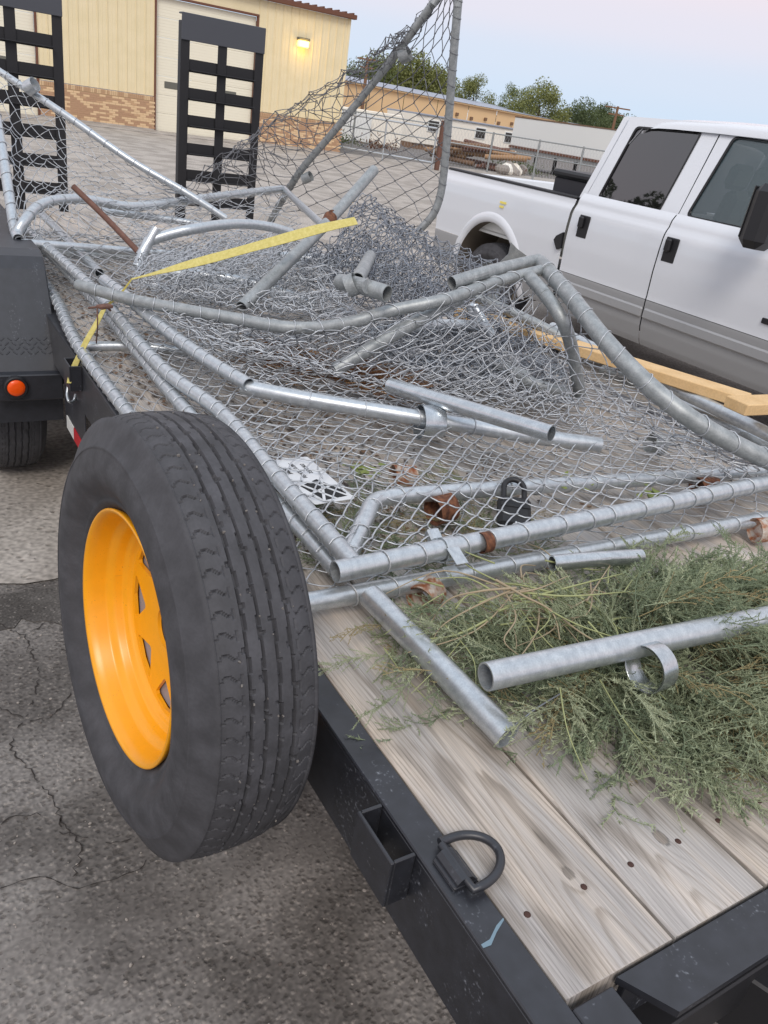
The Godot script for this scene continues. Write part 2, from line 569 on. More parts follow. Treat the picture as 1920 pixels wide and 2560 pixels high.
	for k in 3:
		var lf := mat("leaf_%d" % k, [lin(0.19, 0.205, 0.065), lin(0.13, 0.16, 0.055), lin(0.09, 0.12, 0.05)][k], 0.75)
		lf.backlight_enabled = true
		lf.backlight = lin(0.05, 0.06, 0.01)
	for k in 3:
		var wd := mat("weed_%d" % k, [lin(0.29, 0.33, 0.205), lin(0.37, 0.405, 0.26), lin(0.20, 0.245, 0.15)][k], 0.8)
		wd.backlight_enabled = true
		wd.backlight = lin(0.04, 0.05, 0.02)
	mat("weed_dry", Color(0.60, 0.55, 0.40), 0.85)
	pebble_ground("tar", Color(0.285, 0.27, 0.255), Color(0.365, 0.35, 0.335), 41, 1.9, 0.2, 0.9)
	mat("weed_stem", Color(0.62, 0.64, 0.45), 0.8)
	mat("weed_wood", Color(0.63, 0.57, 0.47), 0.85)
	mat("dry_grass", Color(0.45, 0.30, 0.19), 0.9)
	mat("dry_grass_pale", Color(0.62, 0.47, 0.31), 0.9)
	mat("stone", Color(0.60, 0.57, 0.54), 0.9)
	mat("stone_dark", Color(0.36, 0.33, 0.31), 0.9)
	mat("crack_dirt", Color(0.20, 0.18, 0.165), 0.95)
	mat("slate_steel", Color(0.29, 0.30, 0.325), 0.45)
	mat("nail_head", Color(0.27, 0.18, 0.15), 0.8)
	mat("plate_grey", Color(0.58, 0.56, 0.57), 0.6)
	mat("grit_dust", Color(0.47, 0.45, 0.43), 0.9)
	mat("weld", Color(0.64, 0.58, 0.53), 0.7, 0.3)
	var lamp := mat("lamp_glow", Color(1.0, 0.93, 0.70), 0.4)
	lamp.emission_enabled = true
	lamp.emission = Color(1.0, 0.86, 0.50)
	lamp.emission_energy_multiplier = 1.7

func wheel_xform(at: Vector3, axis: Vector3) -> Transform3D:
	var a := axis.normalized()
	var z := Vector3.UP.cross(a).normalized()
	return Transform3D(Basis(a, z.cross(a) * -1.0, z), at)

# tyre with real grooves: rows across the profile, columns round the wheel, built about +x (outer face)
func tyre_mesh(R: float, w: float, bead: float, seg: int, pitches: int) -> ArrayMesh:
	var b := Mb.new()
	var rows := []
	var prof := []   # [radius, along, tread coordinate or 9]
	prof.append_array([[bead - 0.004, w * 0.70, 9], [bead + 0.004, w * 0.80, 9], [bead + 0.014, w * 0.90, 9], [bead + 0.020, w * 0.93, 9], [bead + 0.024, w * 0.925, 9], [bead + 0.040, w * 1.04, 9], [lerpf(bead, R, 0.34), w * 1.155, 9], [lerpf(bead, R, 0.44), w * 1.185, 9], [lerpf(bead, R, 0.55), w * 1.165, 9], [lerpf(bead, R, 0.655), w * 1.115, 9], [lerpf(bead, R, 0.66), w * 1.13, 9], [lerpf(bead, R, 0.685), w * 1.115, 9], [lerpf(bead, R, 0.69), w * 1.09, 9], [lerpf(bead, R, 0.80), w * 0.985, 9], [lerpf(bead, R, 0.90), w * 0.885, 1.12], [lerpf(bead, R, 0.955), w * 0.845, 1.05]])
	var tw := w * 0.80
	var NS := 56
	for i in NS + 1:
		var s := 1.0 - 2.0 * i / NS
		prof.append([R - 0.011 * pow(absf(s), 3.2), tw * s, s])
	for i in range(15, -1, -1):
		prof.append([prof[i][0], -prof[i][1], -prof[i][2] if prof[i][2] < 9 else 9])
	for p in prof:
		var row := PackedVector3Array()
		row.resize(seg)
		var s: float = p[2]
		for j in seg:
			var ph := float(j) / seg * pitches
			var cut := 0.0
			if s < 8.0:
				var a := absf(s)
				var k := 0
				for g in [-0.46, -0.155, 0.155, 0.46]:
					var gc: float = g + 0.014 * sin(ph * TAU * 0.5 + k * 2.1)
					if absf(s - gc) < 0.026: cut = 0.0065
					# notches opening off the groove
					var q := fposmod(ph * 0.5 + k * 0.31, 1.0)
					if q < 0.10 and absf(s - gc - (0.05 if (int(floor(ph * 0.5 + k * 0.31)) + k) % 2 == 0 else -0.05)) < 0.045: cut = maxf(cut, 0.0045)
					k += 1
				if a > 0.62:
					var off := 0.16 * sin((a - 0.62) * 20.0) + (0.0 if s > 0 else 0.5)
					var f := fposmod(ph + off, 1.0)
					if f < 0.085: cut = maxf(cut, 0.0036 * smoothstep(0.62, 0.68, a) * (1.0 - smoothstep(0.90, 1.08, a)))
				elif a > 0.600 and fposmod(ph + 0.3, 1.0) < 0.5:
					cut = maxf(cut, 0.0018)
			var an := TAU * j / seg
			var r: float = p[0] - cut
			row[j] = Vector3(p[1] - signf(p[1]) * (cut * 0.5 if absf(s) > 1.0 and s < 8 else 0.0), sin(an) * r, cos(an) * r)
		rows.append(row)
	b.grid(rows.slice(0, 17), false, true)
	b.grid(rows.slice(16 + NS, rows.size()), false, true)
	for i in range(16, 16 + NS):
		for j in seg:
			var j2 := (j + 1) % seg
			b.quad(rows[i][j], rows[i][j2], rows[i + 1][j2], rows[i + 1][j])
	# fix direction so normals face out
	var mid := b.n[b.n.size() - seg * 4 * (NS / 2)]
	if mid.dot(Vector3(0, 0, 1)) < 0.0:
		for i in b.n.size(): b.n[i] = -b.n[i]
		for i in range(0, b.ix.size(), 3):
			var t := b.ix[i + 1]; b.ix[i + 1] = b.ix[i + 2]; b.ix[i + 2] = t
	return b.mesh()

# steel wheel: barrel and a disc pierced by eight triangular holes
func rim_mesh(bead: float, w: float) -> ArrayMesh:
	var b := Mb.new()
	var k := bead / 0.223
	var prof := []
	for q in [[0.2235, 0.074], [0.2275, 0.083], [0.2285, 0.0875], [0.2265, 0.0895], [0.2225, 0.0885], [0.2175, 0.083], [0.2125, 0.070], [0.2095, 0.052], [0.2065, 0.046], [0.1985, 0.042], [0.1945, 0.034], [0.1930, 0.024], [0.1905, 0.020], [0.184, 0.018], [0.181, 0.014], [0.178, 0.009], [0.172, 0.007]]:
		prof.append(Vector2(q[0] * k, q[1] * w / 0.092))
	b.lathe(prof, Transform3D.IDENTITY, 96, true)
	var back := [Vector2(0.1935 * k, 0.012), Vector2(0.196 * k, -0.02), Vector2(0.205 * k, -0.05), Vector2(0.2235 * k, -0.078), Vector2(0.2285 * k, -0.089)]
	b.lathe(back, Transform3D.IDENTITY, 96, false)
	b.lathe([Vector2(0.2285 * k, -0.089), Vector2(0.219 * k, -0.086), Vector2(0.200 * k, -0.05), Vector2(0.190 * k, -0.015), Vector2(0.168 * k, -0.021)], Transform3D.IDENTITY, 96, false)
	# disc sectors
	var ro := 0.1725 * k
	var ri := 0.040 * k
	for s in 8:
		var mid := TAU * s / 8.0
		for h in [-1.0, 1.0]:
			var poly := PackedVector2Array()
			var add := func(r: float, a: float): poly.append(Vector2(cos(mid + a * h) * r, sin(mid + a * h) * r))
			add.call(ri, 0.0)
			add.call(0.103 * k, 0.0)
			add.call(0.105 * k, 0.045)
			add.call(0.151 * k, 0.268)
			add.call(0.157 * k, 0.280)
			add.call(0.162 * k, 0.255)
			add.call(0.165 * k, 0.0)
			for q in 5: add.call(ro, PI / 8.0 * q / 4.0)
			for q in 4: add.call(ri, PI / 8.0 * (1.0 - q / 4.0) if q > 0 else PI / 8.0)
			b.prism(poly, Transform3D(Basis(Vector3(0, 0, 1), Vector3(0, 1, 0), Vector3(1, 0, 0)), Vector3(0.0075, 0, 0)), 0.007)
	return b.mesh()

func plank_mesh(len_: float, wid: float, th: float) -> ArrayMesh:
	var b := Mb.new()
	var g := 0.003
	var x0 := -wid * 0.5
	var x1 := wid * 0.5
	var uvx := func(x: float) -> float: return clampf((x - x0) / wid, 0.01, 0.99)
	# top between the eased edges, then edges, sides and ends; v runs 0 at the far end to 1 at the near end
	var cross := [[x0, -th], [x0, -g], [x0 + g, 0.0], [x1 - g, 0.0], [x1, -g], [x1, -th]]
	for i in 5:
		var a: Array = cross[i]
		var c: Array = cross[i + 1]
		var ua: float = uvx.call(a[0]) + (a[1] * 1.2)
		var uc: float = uvx.call(c[0]) + (c[1] * 1.2)
		b.quad(Vector3(a[0], a[1], 0), Vector3(a[0], a[1], len_), Vector3(c[0], c[1], len_), Vector3(c[0], c[1], 0), Vector2(ua, 0), Vector2(ua, 1), Vector2(uc, 1), Vector2(uc, 0))
	b.quad(Vector3(x0, -th, len_), Vector3(x1, -th, len_), Vector3(x1, 0, len_), Vector3(x0, 0, len_), Vector2(0.1, 0.99), Vector2(0.9, 0.99), Vector2(0.9, 0.985), Vector2(0.1, 0.985))
	b.quad(Vector3(x1, -th, 0), Vector3(x0, -th, 0), Vector3(x0, 0, 0), Vector3(x1, 0, 0))
	b.quad(Vector3(x0, -th, 0), Vector3(x1, -th, 0), Vector3(x1, -th, len_), Vector3(x0, -th, len_))
	return b.mesh()

func one_box(c: Vector3, s: Vector3, bev := 0.003) -> Mb:
	var b := Mb.new()
	b.box(c, s, Basis.IDENTITY, bev)
	return b

func make_trailer() -> void:
	var t := thing("flatbed_trailer", "black steel flatbed trailer with weathered plank deck and two upright ramps", "trailer", Vector3(1.57, 0, -3.2))
	# deck planks
	var pm := plank_mesh(5.72, 0.1885, 0.038)
	var nail := Mb.new()
	nail.lathe([Vector2(0.0001, 0.0016), Vector2(0.0035, 0.0014), Vector2(0.005, 0.0), Vector2(0.005, -0.004)], Transform3D(Basis(Vector3.UP, Vector3.RIGHT, Vector3.BACK), Vector3.ZERO), 10, true)
	var nm := nail.mesh()
	for k in 10:
		var p := inst("plank", pm, M["wood_%d" % [0, 1, 2, 3, 1, 2, 0, 3, 2, 1][k]], t)
		p.position = Vector3(0.595 + 0.0945 + k * 0.1947 - 1.57, DECK + [0.0, -0.0012, 0.001, 0.0004, -0.001, 0.0012, 0.0, -0.0008, 0.001, 0.0][k], -6.05 + 3.2)
		if k < 5:
			for z in [5.61, 4.39]:
				for sx in [-0.066, 0.036]:
					inst("nail", nm, M.nail_head, p, Vector3(sx, 0.0005, z))
	# side rails: angle with a flat top leg
	for s in [0, 1]:
		var x0 := 0.540 if s == 0 else 2.546
		var b := Mb.new()
		b.box(Vector3(x0 + 0.0265, DECK - 0.005, -3.14), Vector3(0.053, 0.008, 5.84), Basis.IDENTITY, 0.002)
		var xv := 0.5435 if s == 0 else 2.5955
		b.box(Vector3(xv, DECK - 0.0885, -3.14), Vector3(0.007, 0.158, 5.84), Basis.IDENTITY, 0.001)
		b.box(Vector3(xv + (0.02 if s == 0 else -0.02), DECK - 0.165, -3.14), Vector3(0.04, 0.007, 5.84), Basis.IDENTITY, 0.001)
		part(t, "side_rail", b, M.black_steel)
		part(t, "frame_beam", one_box(Vector3(0.655 if s == 0 else 2.485, 0.62, -3.1), Vector3(0.055, 0.20, 5.6)), M.black_plain)
	for k in 12:
		part(t, "cross_member", one_box(Vector3(1.57, 0.693, -0.55 - k * 0.49), Vector3(1.76, 0.075, 0.045)), M.black_plain)
	# front rail and its corner gusset
	var fr := Mb.new()
	fr.prism(PackedVector2Array([Vector2(0.672, -0.324), Vector2(0.712, -0.258), Vector2(2.43, -0.258), Vector2(2.47, -0.324)]), Transform3D(Basis(Vector3.RIGHT, Vector3.BACK, Vector3.UP), Vector3(0, DECK + 0.001, 0)), 0.012)
	fr.box(Vector3(1.571, DECK - 0.07, -0.318), Vector3(1.78, 0.115, 0.009), Basis.IDENTITY, 0.001)
	part(t, "front_rail", fr, M.black_steel)
	part(t, "front_beam", one_box(Vector3(1.571, 0.64, -0.30), Vector3(1.9, 0.09, 0.05)), M.black_plain)
	for s in [0, 1]:
		var g := Mb.new()
		var gx := 0.594 if s == 0 else 2.4785
		g.box(Vector3(gx + 0.034, DECK - 0.006, -0.270), Vector3(0.067, 0.008, 0.100), Basis.IDENTITY, 0.002)
		g.box(Vector3(0.603 if s == 0 else 2.537, DECK - 0.09, -0.226), Vector3(0.118, 0.155, 0.008), Basis.IDENTITY, 0.002)
		part(t, "corner_gusset", g, M.black_steel)
	part(t, "reflector", one_box(Vector3(0.98, 0.642, -0.270), Vector3(0.07, 0.03, 0.010)), M.dull_red)
	# coupler frame running forward under the deck
	for s in [-1, 1]:
		var tb := Mb.new()
		tb.beam(Vector3(1.571 + s * 0.62, 0.60, -0.33), Vector3(1.571 + s * 0.05, 0.60, 1.15), 0.06, 0.12, Vector3.UP, 0.004)
		part(t, "tongue_beam", tb, M.black_plain)
	# stake pockets
	for z in [-0.631, -1.86, -2.79, -5.55]:
		var b := Mb.new()
		b.box(Vector3(0.501, DECK - 0.047, z), Vector3(0.006, 0.090, 0.100), Basis.IDENTITY, 0.0015)
		b.box(Vector3(0.5215, DECK - 0.047, z - 0.047), Vector3(0.035, 0.090, 0.006), Basis.IDENTITY, 0.0015)
		b.box(Vector3(0.5215, DECK - 0.047, z + 0.047), Vector3(0.035, 0.090, 0.006), Basis.IDENTITY, 0.0015)
		part(t, "stake_pocket", b, M.black_steel)
	# tie-down ring
	var dr := thing_part(t, "tie_down_ring", Vector3(0.575, DECK, -0.536))
	var sp := Mb.new()
	var arc := []
	for i in 7:
		var a := PI * i / 6.0
		arc.append(Vector2(cos(a) * 0.017, sin(a) * 0.017))
	sp.prism(PackedVector2Array(arc + [Vector2(-0.020, -0.003), Vector2(0.020, -0.003)]), Transform3D(Basis(Vector3.RIGHT, Vector3.UP, Vector3.BACK), Vector3(0.572, DECK + 0.001, -0.509)), 0.052)
	sp.box(Vector3(0.572, DECK + 0.003, -0.535), Vector3(0.040, 0.006, 0.054), Basis.IDENTITY, 0.002)
	part(dr, "strap_clip", sp, M.black_steel)
	var ring := PackedVector3Array()
	for i in 25:
		var a := -PI * 0.5 + PI * i / 24.0
		ring.append(Vector3(0.586 + cos(a) * 0.054, DECK + 0.012 + 0.004 * cos(a), -0.535 + sin(a) * 0.041))
	ring = PackedVector3Array([Vector3(0.572, DECK + 0.012, -0.576)]) + ring + PackedVector3Array([Vector3(0.572, DECK + 0.012, -0.494), Vector3(0.572, DECK + 0.012, -0.535), Vector3(0.572, DECK + 0.012, -0.572)])
	var rb := Mb.new()
	rb.tube(ring, 0.0065, 10)
	part(dr, "ring", rb, M.black_steel)
	# pale scrape of primer on the rail
	var sc := Mb.new()
	sc.prism(PackedVector2Array([Vector2(0.5415, -0.432), Vector2(0.556, -0.433), Vector2(0.576, -0.445), Vector2(0.591, -0.450), Vector2(0.590, -0.447), Vector2(0.570, -0.437), Vector2(0.553, -0.426), Vector2(0.5412, -0.427)]), Transform3D(Basis(Vector3.RIGHT, Vector3.BACK, Vector3.UP), Vector3(0, DECK - 0.0002, 0)), 0.0008)
	part(t, "paint_scrape", sc, mat("pale_blue", Color(0.45, 0.54, 0.59), 0.6))
	# fender with sloping front, light bracket, amber marker
	var fd := thing_part(t, "fender", Vector3(0.43, 0.4, -4.2))
	var pr := [Vector2(-3.262, 0.375), Vector2(-3.262, 0.575), Vector2(-3.30, 0.63), Vector2(-3.52, 0.925), Vector2(-3.56, 0.968), Vector2(-3.63, 0.985), Vector2(-4.78, 0.985), Vector2(-4.86, 0.95), Vector2(-5.12, 0.60), Vector2(-5.14, 0.40)]
	var rows := []
	for x in [0.205, 0.209, 0.56, 0.565]:
		var row := PackedVector3Array()
		for q in pr:
			row.append(Vector3(x, q.y - (0.006 if x < 0.207 or x > 0.561 else 0.0), q.x))
		rows.append(row)
	var fb := Mb.new()
	for i in 3:
		for j in pr.size() - 1:
			fb.quad(rows[i][j], rows[i][j + 1], rows[i + 1][j + 1], rows[i + 1][j])
	var side := PackedVector2Array(pr)
	for q in [Vector2(-5.09, 0.40), Vector2(-5.06, 0.58), Vector2(-4.83, 0.90), Vector2(-4.76, 0.93), Vector2(-3.64, 0.93), Vector2(-3.56, 0.90), Vector2(-3.31, 0.56), Vector2(-3.30, 0.375)]: side.append(q)
	fb.prism(side, Transform3D(Basis(Vector3(0, 0, 1), Vector3.UP, Vector3.LEFT), Vector3(0.203, -0.004, 0)), 0.004)
	part(fd, "fender_skin", fb, M.black_steel)
	var loz := Mb.new()
	for i in 13:
		for j in 19:
			if j > 3: continue
			var u := float(j) / 18.0
			var p := Vector3(0.222 + i * 0.026 + (j % 2) * 0.013, lerpf(0.645, 0.915, u), lerpf(-3.311, -3.513, u))
			var bs := Basis(Vector3.RIGHT, Vector3(0, 0.825, -0.565), Vector3(0, 0.565, 0.825)) * Basis(Vector3.BACK, 0.75 if (i + j) % 2 == 0 else -0.75)
			loz.box(p, Vector3(0.019, 0.006, 0.0036), bs, 0.0015)
	part(fd, "tread_plate_bumps", loz, M.black_steel).set_meta("kind", "stuff")
	part(fd, "light_bracket", one_box(Vector3(0.44, 0.535, -3.236), Vector3(0.24, 0.105, 0.05), 0.004), M.black_steel)
	var mk := thing_part(fd, "marker_light", Vector3(0.3845, 0.5436, -3.2))
	var lz := Mb.new()
	var mx := Transform3D(Basis(Vector3.BACK, Vector3.UP, Vector3.LEFT), Vector3(0.3845, 0.5436, -3.2))
	lz.lathe([Vector2(0.044, -0.012), Vector2(0.044, 0.010), Vector2(0.040, 0.014), Vector2(0.033, 0.012)], mx, 24, true)
	part(mk, "grommet", lz, M.black_plain)
	var le := Mb.new()
	le.lathe([Vector2(0.033, 0.010), Vector2(0.030, 0.017), Vector2(0.018, 0.021), Vector2(0.0001, 0.022)], mx, 24, true)
	part(mk, "lens", le, M.amber)
	# conspicuity tape on the frame under the strap
	for k in 2:
		part(t, "reflective_tape", one_box(Vector3(0.5385, 0.455 + 0.0, -2.98 + k * 0.13), Vector3(0.003, 0.05, 0.125), 0.0), M.white_tape if k == 0 else M.red_tape)
	part(t, "tape_plate", one_box(Vector3(0.5425, 0.53, -2.9), Vector3(0.004, 0.21, 0.36), 0.001), M.black_steel)
	# running wheels under the fender
	var tm := tyre_mesh(0.385, 0.105, 0.222, 288, 72)
	var rm := rim_mesh(0.222, 0.105)
	for z in [-3.74, -4.60]:
		var wh := thing_part(t, "wheel", Vector3(0.405, 0.384, z))
		wh.transform.basis = Basis(Vector3.UP, PI) * Basis(Vector3.RIGHT, z)
		inst("tyre", tm, M.rubber, wh)
		inst("rim", rm, M.grey_paint, wh)
		part(t, "axle", one_box(Vector3(0.9, 0.40, z), Vector3(0.85, 0.06, 0.06)), M.black_plain)
	# bracket that carries the spare
	var mb := Mb.new()
	mb.box(Vector3(0.50, 0.69, -1.163), Vector3(0.09, 0.06, 0.06), Basis.IDENTITY, 0.003)
	mb.box(Vector3(0.452, 0.775, -1.163), Vector3(0.012, 0.21, 0.08), Basis.IDENTITY, 0.003)
	mb.box(Vector3(0.41, 0.80, -1.163), Vector3(0.075, 0.03, 0.03), Basis.IDENTITY, 0.003)
	part(t, "spare_mount", mb, M.black_plain)
	# loading ramps standing at the rear
	for k in 2:
		var rx := 0.545 if k == 0 else 1.905
		var rp := thing_part(t, "ramp", Vector3(rx + 0.3, DECK - 0.1, -6.12))
		for q in [[0.0, 0.062], [0.262, 0.066], [0.538, 0.062]]:
			var b := Mb.new()
			b.box(Vector3(rx + q[0] + q[1] * 0.5, 1.36, -6.10), Vector3(q[1], 1.37, 0.008), Basis.IDENTITY, 0.002)
			if q[0] < 0.1: b.box(Vector3(rx + 0.004, 1.36, -6.132), Vector3(0.008, 1.37, 0.056), Basis.IDENTITY, 0.002)
			elif q[0] > 0.5: b.box(Vector3(rx + 0.596, 1.36, -6.132), Vector3(0.008, 1.37, 0.056), Basis.IDENTITY, 0.002)
			part(rp, "post", b, M.black_plain)
		for y in [1.784, 1.609, 1.438, 1.256, 1.08, 0.91]:
			var b := Mb.new()
			b.box(Vector3(rx + 0.30, y, -6.112), Vector3(0.586, 0.080, 0.007), Basis.IDENTITY, 0.002)
			b.box(Vector3(rx + 0.30, y - 0.028, -6.085), Vector3(0.475, 0.007, 0.062), Basis.IDENTITY, 0.002)
			part(rp, "rung", b, M.black_plain)
		var pb := Mb.new()
		pb.box(Vector3(rx + 0.30, 2.012, -6.088), Vector3(0.602, 0.16, 0.010), Basis.IDENTITY, 0.003)
		pb.box(Vector3(rx + 0.30, 2.088, -6.12), Vector3(0.602, 0.010, 0.07), Basis.IDENTITY, 0.003)
		part(rp, "lip_plate", pb, M.slate_steel)
		part(rp, "hinge_tube", one_box(Vector3(rx + 0.3, 0.70, -6.115), Vector3(0.60, 0.05, 0.05), 0.01), M.black_plain)
	part(t, "rear_beam", one_box(Vector3(1.57, 0.70, -6.07), Vector3(2.05, 0.13, 0.05)), M.black_plain)

func thing_part(parent: Node3D, called: String, at: Vector3) -> Node3D:
	var o := Node3D.new()
	o.name = called
	parent.add_child(o, true)
	var off := Vector3.ZERO
	var q: Node = parent
	while q != self:
		off += (q as Node3D).position
		q = q.get_parent()
	o.position = at - off
	return o

func make_spare() -> void:
	var at := Vector3(0.367, 0.80, -1.163)
	var w := thing("spare_wheel", "spare wheel with worn black tyre and yellow steel rim mounted beside the deck", "wheel", at)
	w.transform = wheel_xform(at, Vector3(-0.996, 0.052, 0.078))
	var ty := inst("tyre", tyre_mesh(0.391, 0.094, 0.223, 960, 80), M.rubber, w)
	var gr := Mb.new()
	for i in 80:
		for q in [-0.40, -0.21, -0.10, 0.10, 0.21, 0.40, 0.63, -0.63]:
			if rng.randf() < 0.72: continue
			var an := TAU * (i + rng.randf_range(0.0, 0.2)) / 80.0
			gr.box(Vector3(q * 0.0752, sin(an) * 0.3895, cos(an) * 0.3895), Vector3(0.0035, 0.003, 0.0022) * rng.randf_range(0.5, 1.2), Basis(Vector3(0.3, 1, 0.2).normalized(), rng.randf() * TAU))
	inst("trapped_grit", gr.mesh(), M.grit_dust, w).set_meta("kind", "stuff")
	ty.rotation.x = 0.13
	var rim := inst("rim", rim_mesh(0.223, 0.090), M.yellow, w)
	rim.rotation.x = -0.14
	var hp := Mb.new()
	hp.lathe([Vector2(0.02, -0.003), Vector2(0.166, -0.003), Vector2(0.168, -0.006), Vector2(0.166, -0.009), Vector2(0.02, -0.009)], Transform3D.IDENTITY, 48, false)
	inst("backing_plate", hp.mesh(), M.plate_grey, w)
	var vs := Mb.new()
	vs.tube(PackedVector3Array([Vector3(-0.005, 0.172, 0.0), Vector3(0.018, 0.160, 0.002), Vector3(0.034, 0.150, 0.004)]), 0.0045, 8)
	inst("valve_stem", vs.mesh(), M.black_plain, w).rotation.x = 2.25

func make_ground() -> void:
	# one sheet to the horizon, finer near the camera so its colour can vary from patch to patch
	var xs := []
	for k in range(-34, 35): xs.append(signf(k) * (pow(absf(k) / 34.0, 3.0) * 420.0 + absf(k) * 0.12))
	var b := Mb.new()
	b.has_col = true
	var nc := xs.size()
	for zi in nc:
		for xi in nc:
			var p := Vector3(xs[xi] + 0.5, 0, xs[zi] - 2.0)
			var k := 1.0 + 0.16 * fn.get_noise_2d(p.x * 0.9, p.z * 0.9) + 0.12 * fn.get_noise_2d(p.x * 0.12 + 40, p.z * 0.12)
			b.tint = Color(k, k * 0.985, k * 0.965)
			b.vert(p, Vector3.UP)
	for zi in nc - 1:
		for xi in nc - 1:
			var a := zi * nc + xi
			b.ix.append_array(PackedInt32Array([a, a + 1, a + nc, a + 1, a + nc + 1, a + nc]))
	var g := inst("ground", b.mesh(), M.asphalt, self)
	tag(g, "", "", "", "structure")
	# older pale concrete beyond a ragged edge
	var c := Mb.new()
	c.has_col = true
	var cx := []
	for k in 161: cx.append(-8.0 + k * 0.1)
	for k in range(1, 13): cx.append(8.0 + k * 6.0)
	for k in range(1, 8): cx.push_front(-8.0 - k * 8.0)
	var zz := [0.0, 0.3, 0.8, 1.6, 3.0, 5.0, 8.0, 12.0, 17.0, 23.0, 28.2]
	for i in zz.size():
		for x in cx:
			var edge: float = -2.66 + 0.05 * fn.get_noise_2d(x * 2.2, 7.0) + 0.035 * fn.get_noise_2d(x * 11.0, 2.0)
			var z: float = edge - zz[i] if i < 10 else -31.5
			var k := 0.97 + 0.04 * fn.get_noise_2d(x * 0.5, z * 0.5) + 0.05 * fn.get_noise_2d(x * 0.1, z * 0.1 + 9)
			c.tint = Color(k, k * 0.99, k * 0.975)
			c.vert(Vector3(x, 0.006, z), Vector3.UP)
	var n2 := cx.size()
	for i in zz.size() - 1:
		for j in n2 - 1:
			var a := i * n2 + j
			c.ix.append_array(PackedInt32Array([a, a + n2, a + 1, a + 1, a + n2, a + n2 + 1]))
	tag(inst("concrete_lot", c.mesh(), M.concrete, self), "", "", "", "structure")
	# dirt-filled cracks
	var cr := Mb.new()
	var lines := [[[0.139, -2.001], [0.202, -1.923], [0.265, -1.916], [0.321, -1.979], [0.386, -2.043], [0.431, -2.11]], [[0.252, -2.33], [0.262, -2.13], [0.236, -2.02], [0.192, -1.927], [0.146, -1.825], [0.185, -1.685], [0.216, -1.584], [0.209, -1.492]], [[0.192, -2.421], [0.252, -2.33], [0.321, -2.377], [0.369, -2.361]], [[0.084, -1.571], [0.139, -1.575], [0.207, -1.533], [0.242, -1.426], [0.207, -1.343]], [[0.209, -1.492], [0.296, -1.415], [0.36, -1.401]]]
	for ln in lines:
		var path := []
		for p in ln: path.append(Vector3(p[0], 0.004, p[1]))
		var pts := resample(curve(path, 8), 0.012)
		for i in pts.size() - 1:
			var d := (pts[i + 1] - pts[i]).normalized()
			var s := Vector3(-d.z, 0, d.x)
			var w0 := 0.0013 + 0.0028 * fn.get_noise_2d(pts[i].x * 40.0, pts[i].z * 40.0)
			var w1 := 0.0013 + 0.0028 * fn.get_noise_2d(pts[i + 1].x * 40.0, pts[i + 1].z * 40.0)
			var j0 := s * 0.016 * fn.get_noise_2d(pts[i].x * 50.0, pts[i].z * 50.0)
			var j1 := s * 0.016 * fn.get_noise_2d(pts[i + 1].x * 50.0, pts[i + 1].z * 50.0)
			if w0 <= 0.0003 or w1 <= 0.0003: continue
			cr.quad(pts[i] + j0 - s * w0, pts[i] + j0 + s * w0, pts[i + 1] + j1 + s * w1, pts[i + 1] + j1 - s * w1)
	# branching hairline cracks
	for k in 16:
		var p := Vector3(rng.randf_range(-0.55, 0.45), 0.004, rng.randf_range(-2.4, -1.0))
		var dir := Vector3(rng.randf_range(-1, 1), 0, rng.randf_range(-1, 1)).normalized()
		for s in rng.randi_range(14, 40):
			dir = dir.rotated(Vector3.UP, rng.randfn() * 0.28)
			var q := p + dir * 0.014
			var sd := Vector3(-dir.z, 0, dir.x) * rng.randf_range(0.0004, 0.0019)
			cr.quad(p - sd, p + sd, q + sd * 0.8, q - sd * 0.8)
			p = q
	for i in cr.n.size(): cr.n[i] = Vector3.UP
	tag(inst("pavement_cracks", cr.mesh(), M.crack_dirt, self), "", "", "", "structure")
	# dark tar-patched strip along the concrete edge
	var tp := PackedVector2Array()
	for i in 90: tp.append(Vector2(-1.6 + i * 0.03, 2.60 + 0.05 * fn.get_noise_2d(i * 0.35, 50.0)))
	for i in 90: tp.append(Vector2(1.07 - i * 0.03, 2.36 + 0.10 * fn.get_noise_2d(i * 0.22, 80.0) + 0.03 * fn.get_noise_2d(i * 1.3, 81.0)))
	var tb := Mb.new()
	tb.has_col = true
	tb.prism(tp, Transform3D(Basis(Vector3.RIGHT, Vector3.FORWARD, Vector3.UP), Vector3(0, 0.0035, 0)), 0.003)
	tag(inst("tar_patch", tb.mesh(), M.tar, self), "", "", "", "structure")
	# loose grit and pebbles on the near asphalt
	var st := Mb.new()
	st.box(Vector3.ZERO, Vector3(1, 0.6, 0.8), Basis.IDENTITY, 0.25)
	var mesh := st.mesh()
	for kind in 2:
		var mm := MultiMesh.new()
		mm.transform_format = MultiMesh.TRANSFORM_3D
		mm.mesh = mesh
		mm.instance_count = 1500 if kind == 0 else 900
		for i in mm.instance_count:
			var s := 0.003 + 0.007 * pow(rng.randf(), 3.0)
			var bs := Basis(Vector3(rng.randf() - 0.5, rng.randf() - 0.5, rng.randf() - 0.5).normalized(), rng.randf() * TAU).scaled(Vector3(s, s * 0.8, s))
			mm.set_instance_transform(i, Transform3D(bs, Vector3(rng.randf_range(-0.9, 1.6), s * 0.2, rng.randf_range(-2.9, 0.2))))
		var o := MultiMeshInstance3D.new()
		o.name = numbered("loose_gravel")
		o.multimesh = mm
		o.material_override = M.stone if kind == 0 else M.stone_dark
		add_child(o)
		tag(o, ["pale grit scattered over the cracked asphalt", "dark grit scattered over the cracked asphalt"][kind], "gravel", "", "stuff")

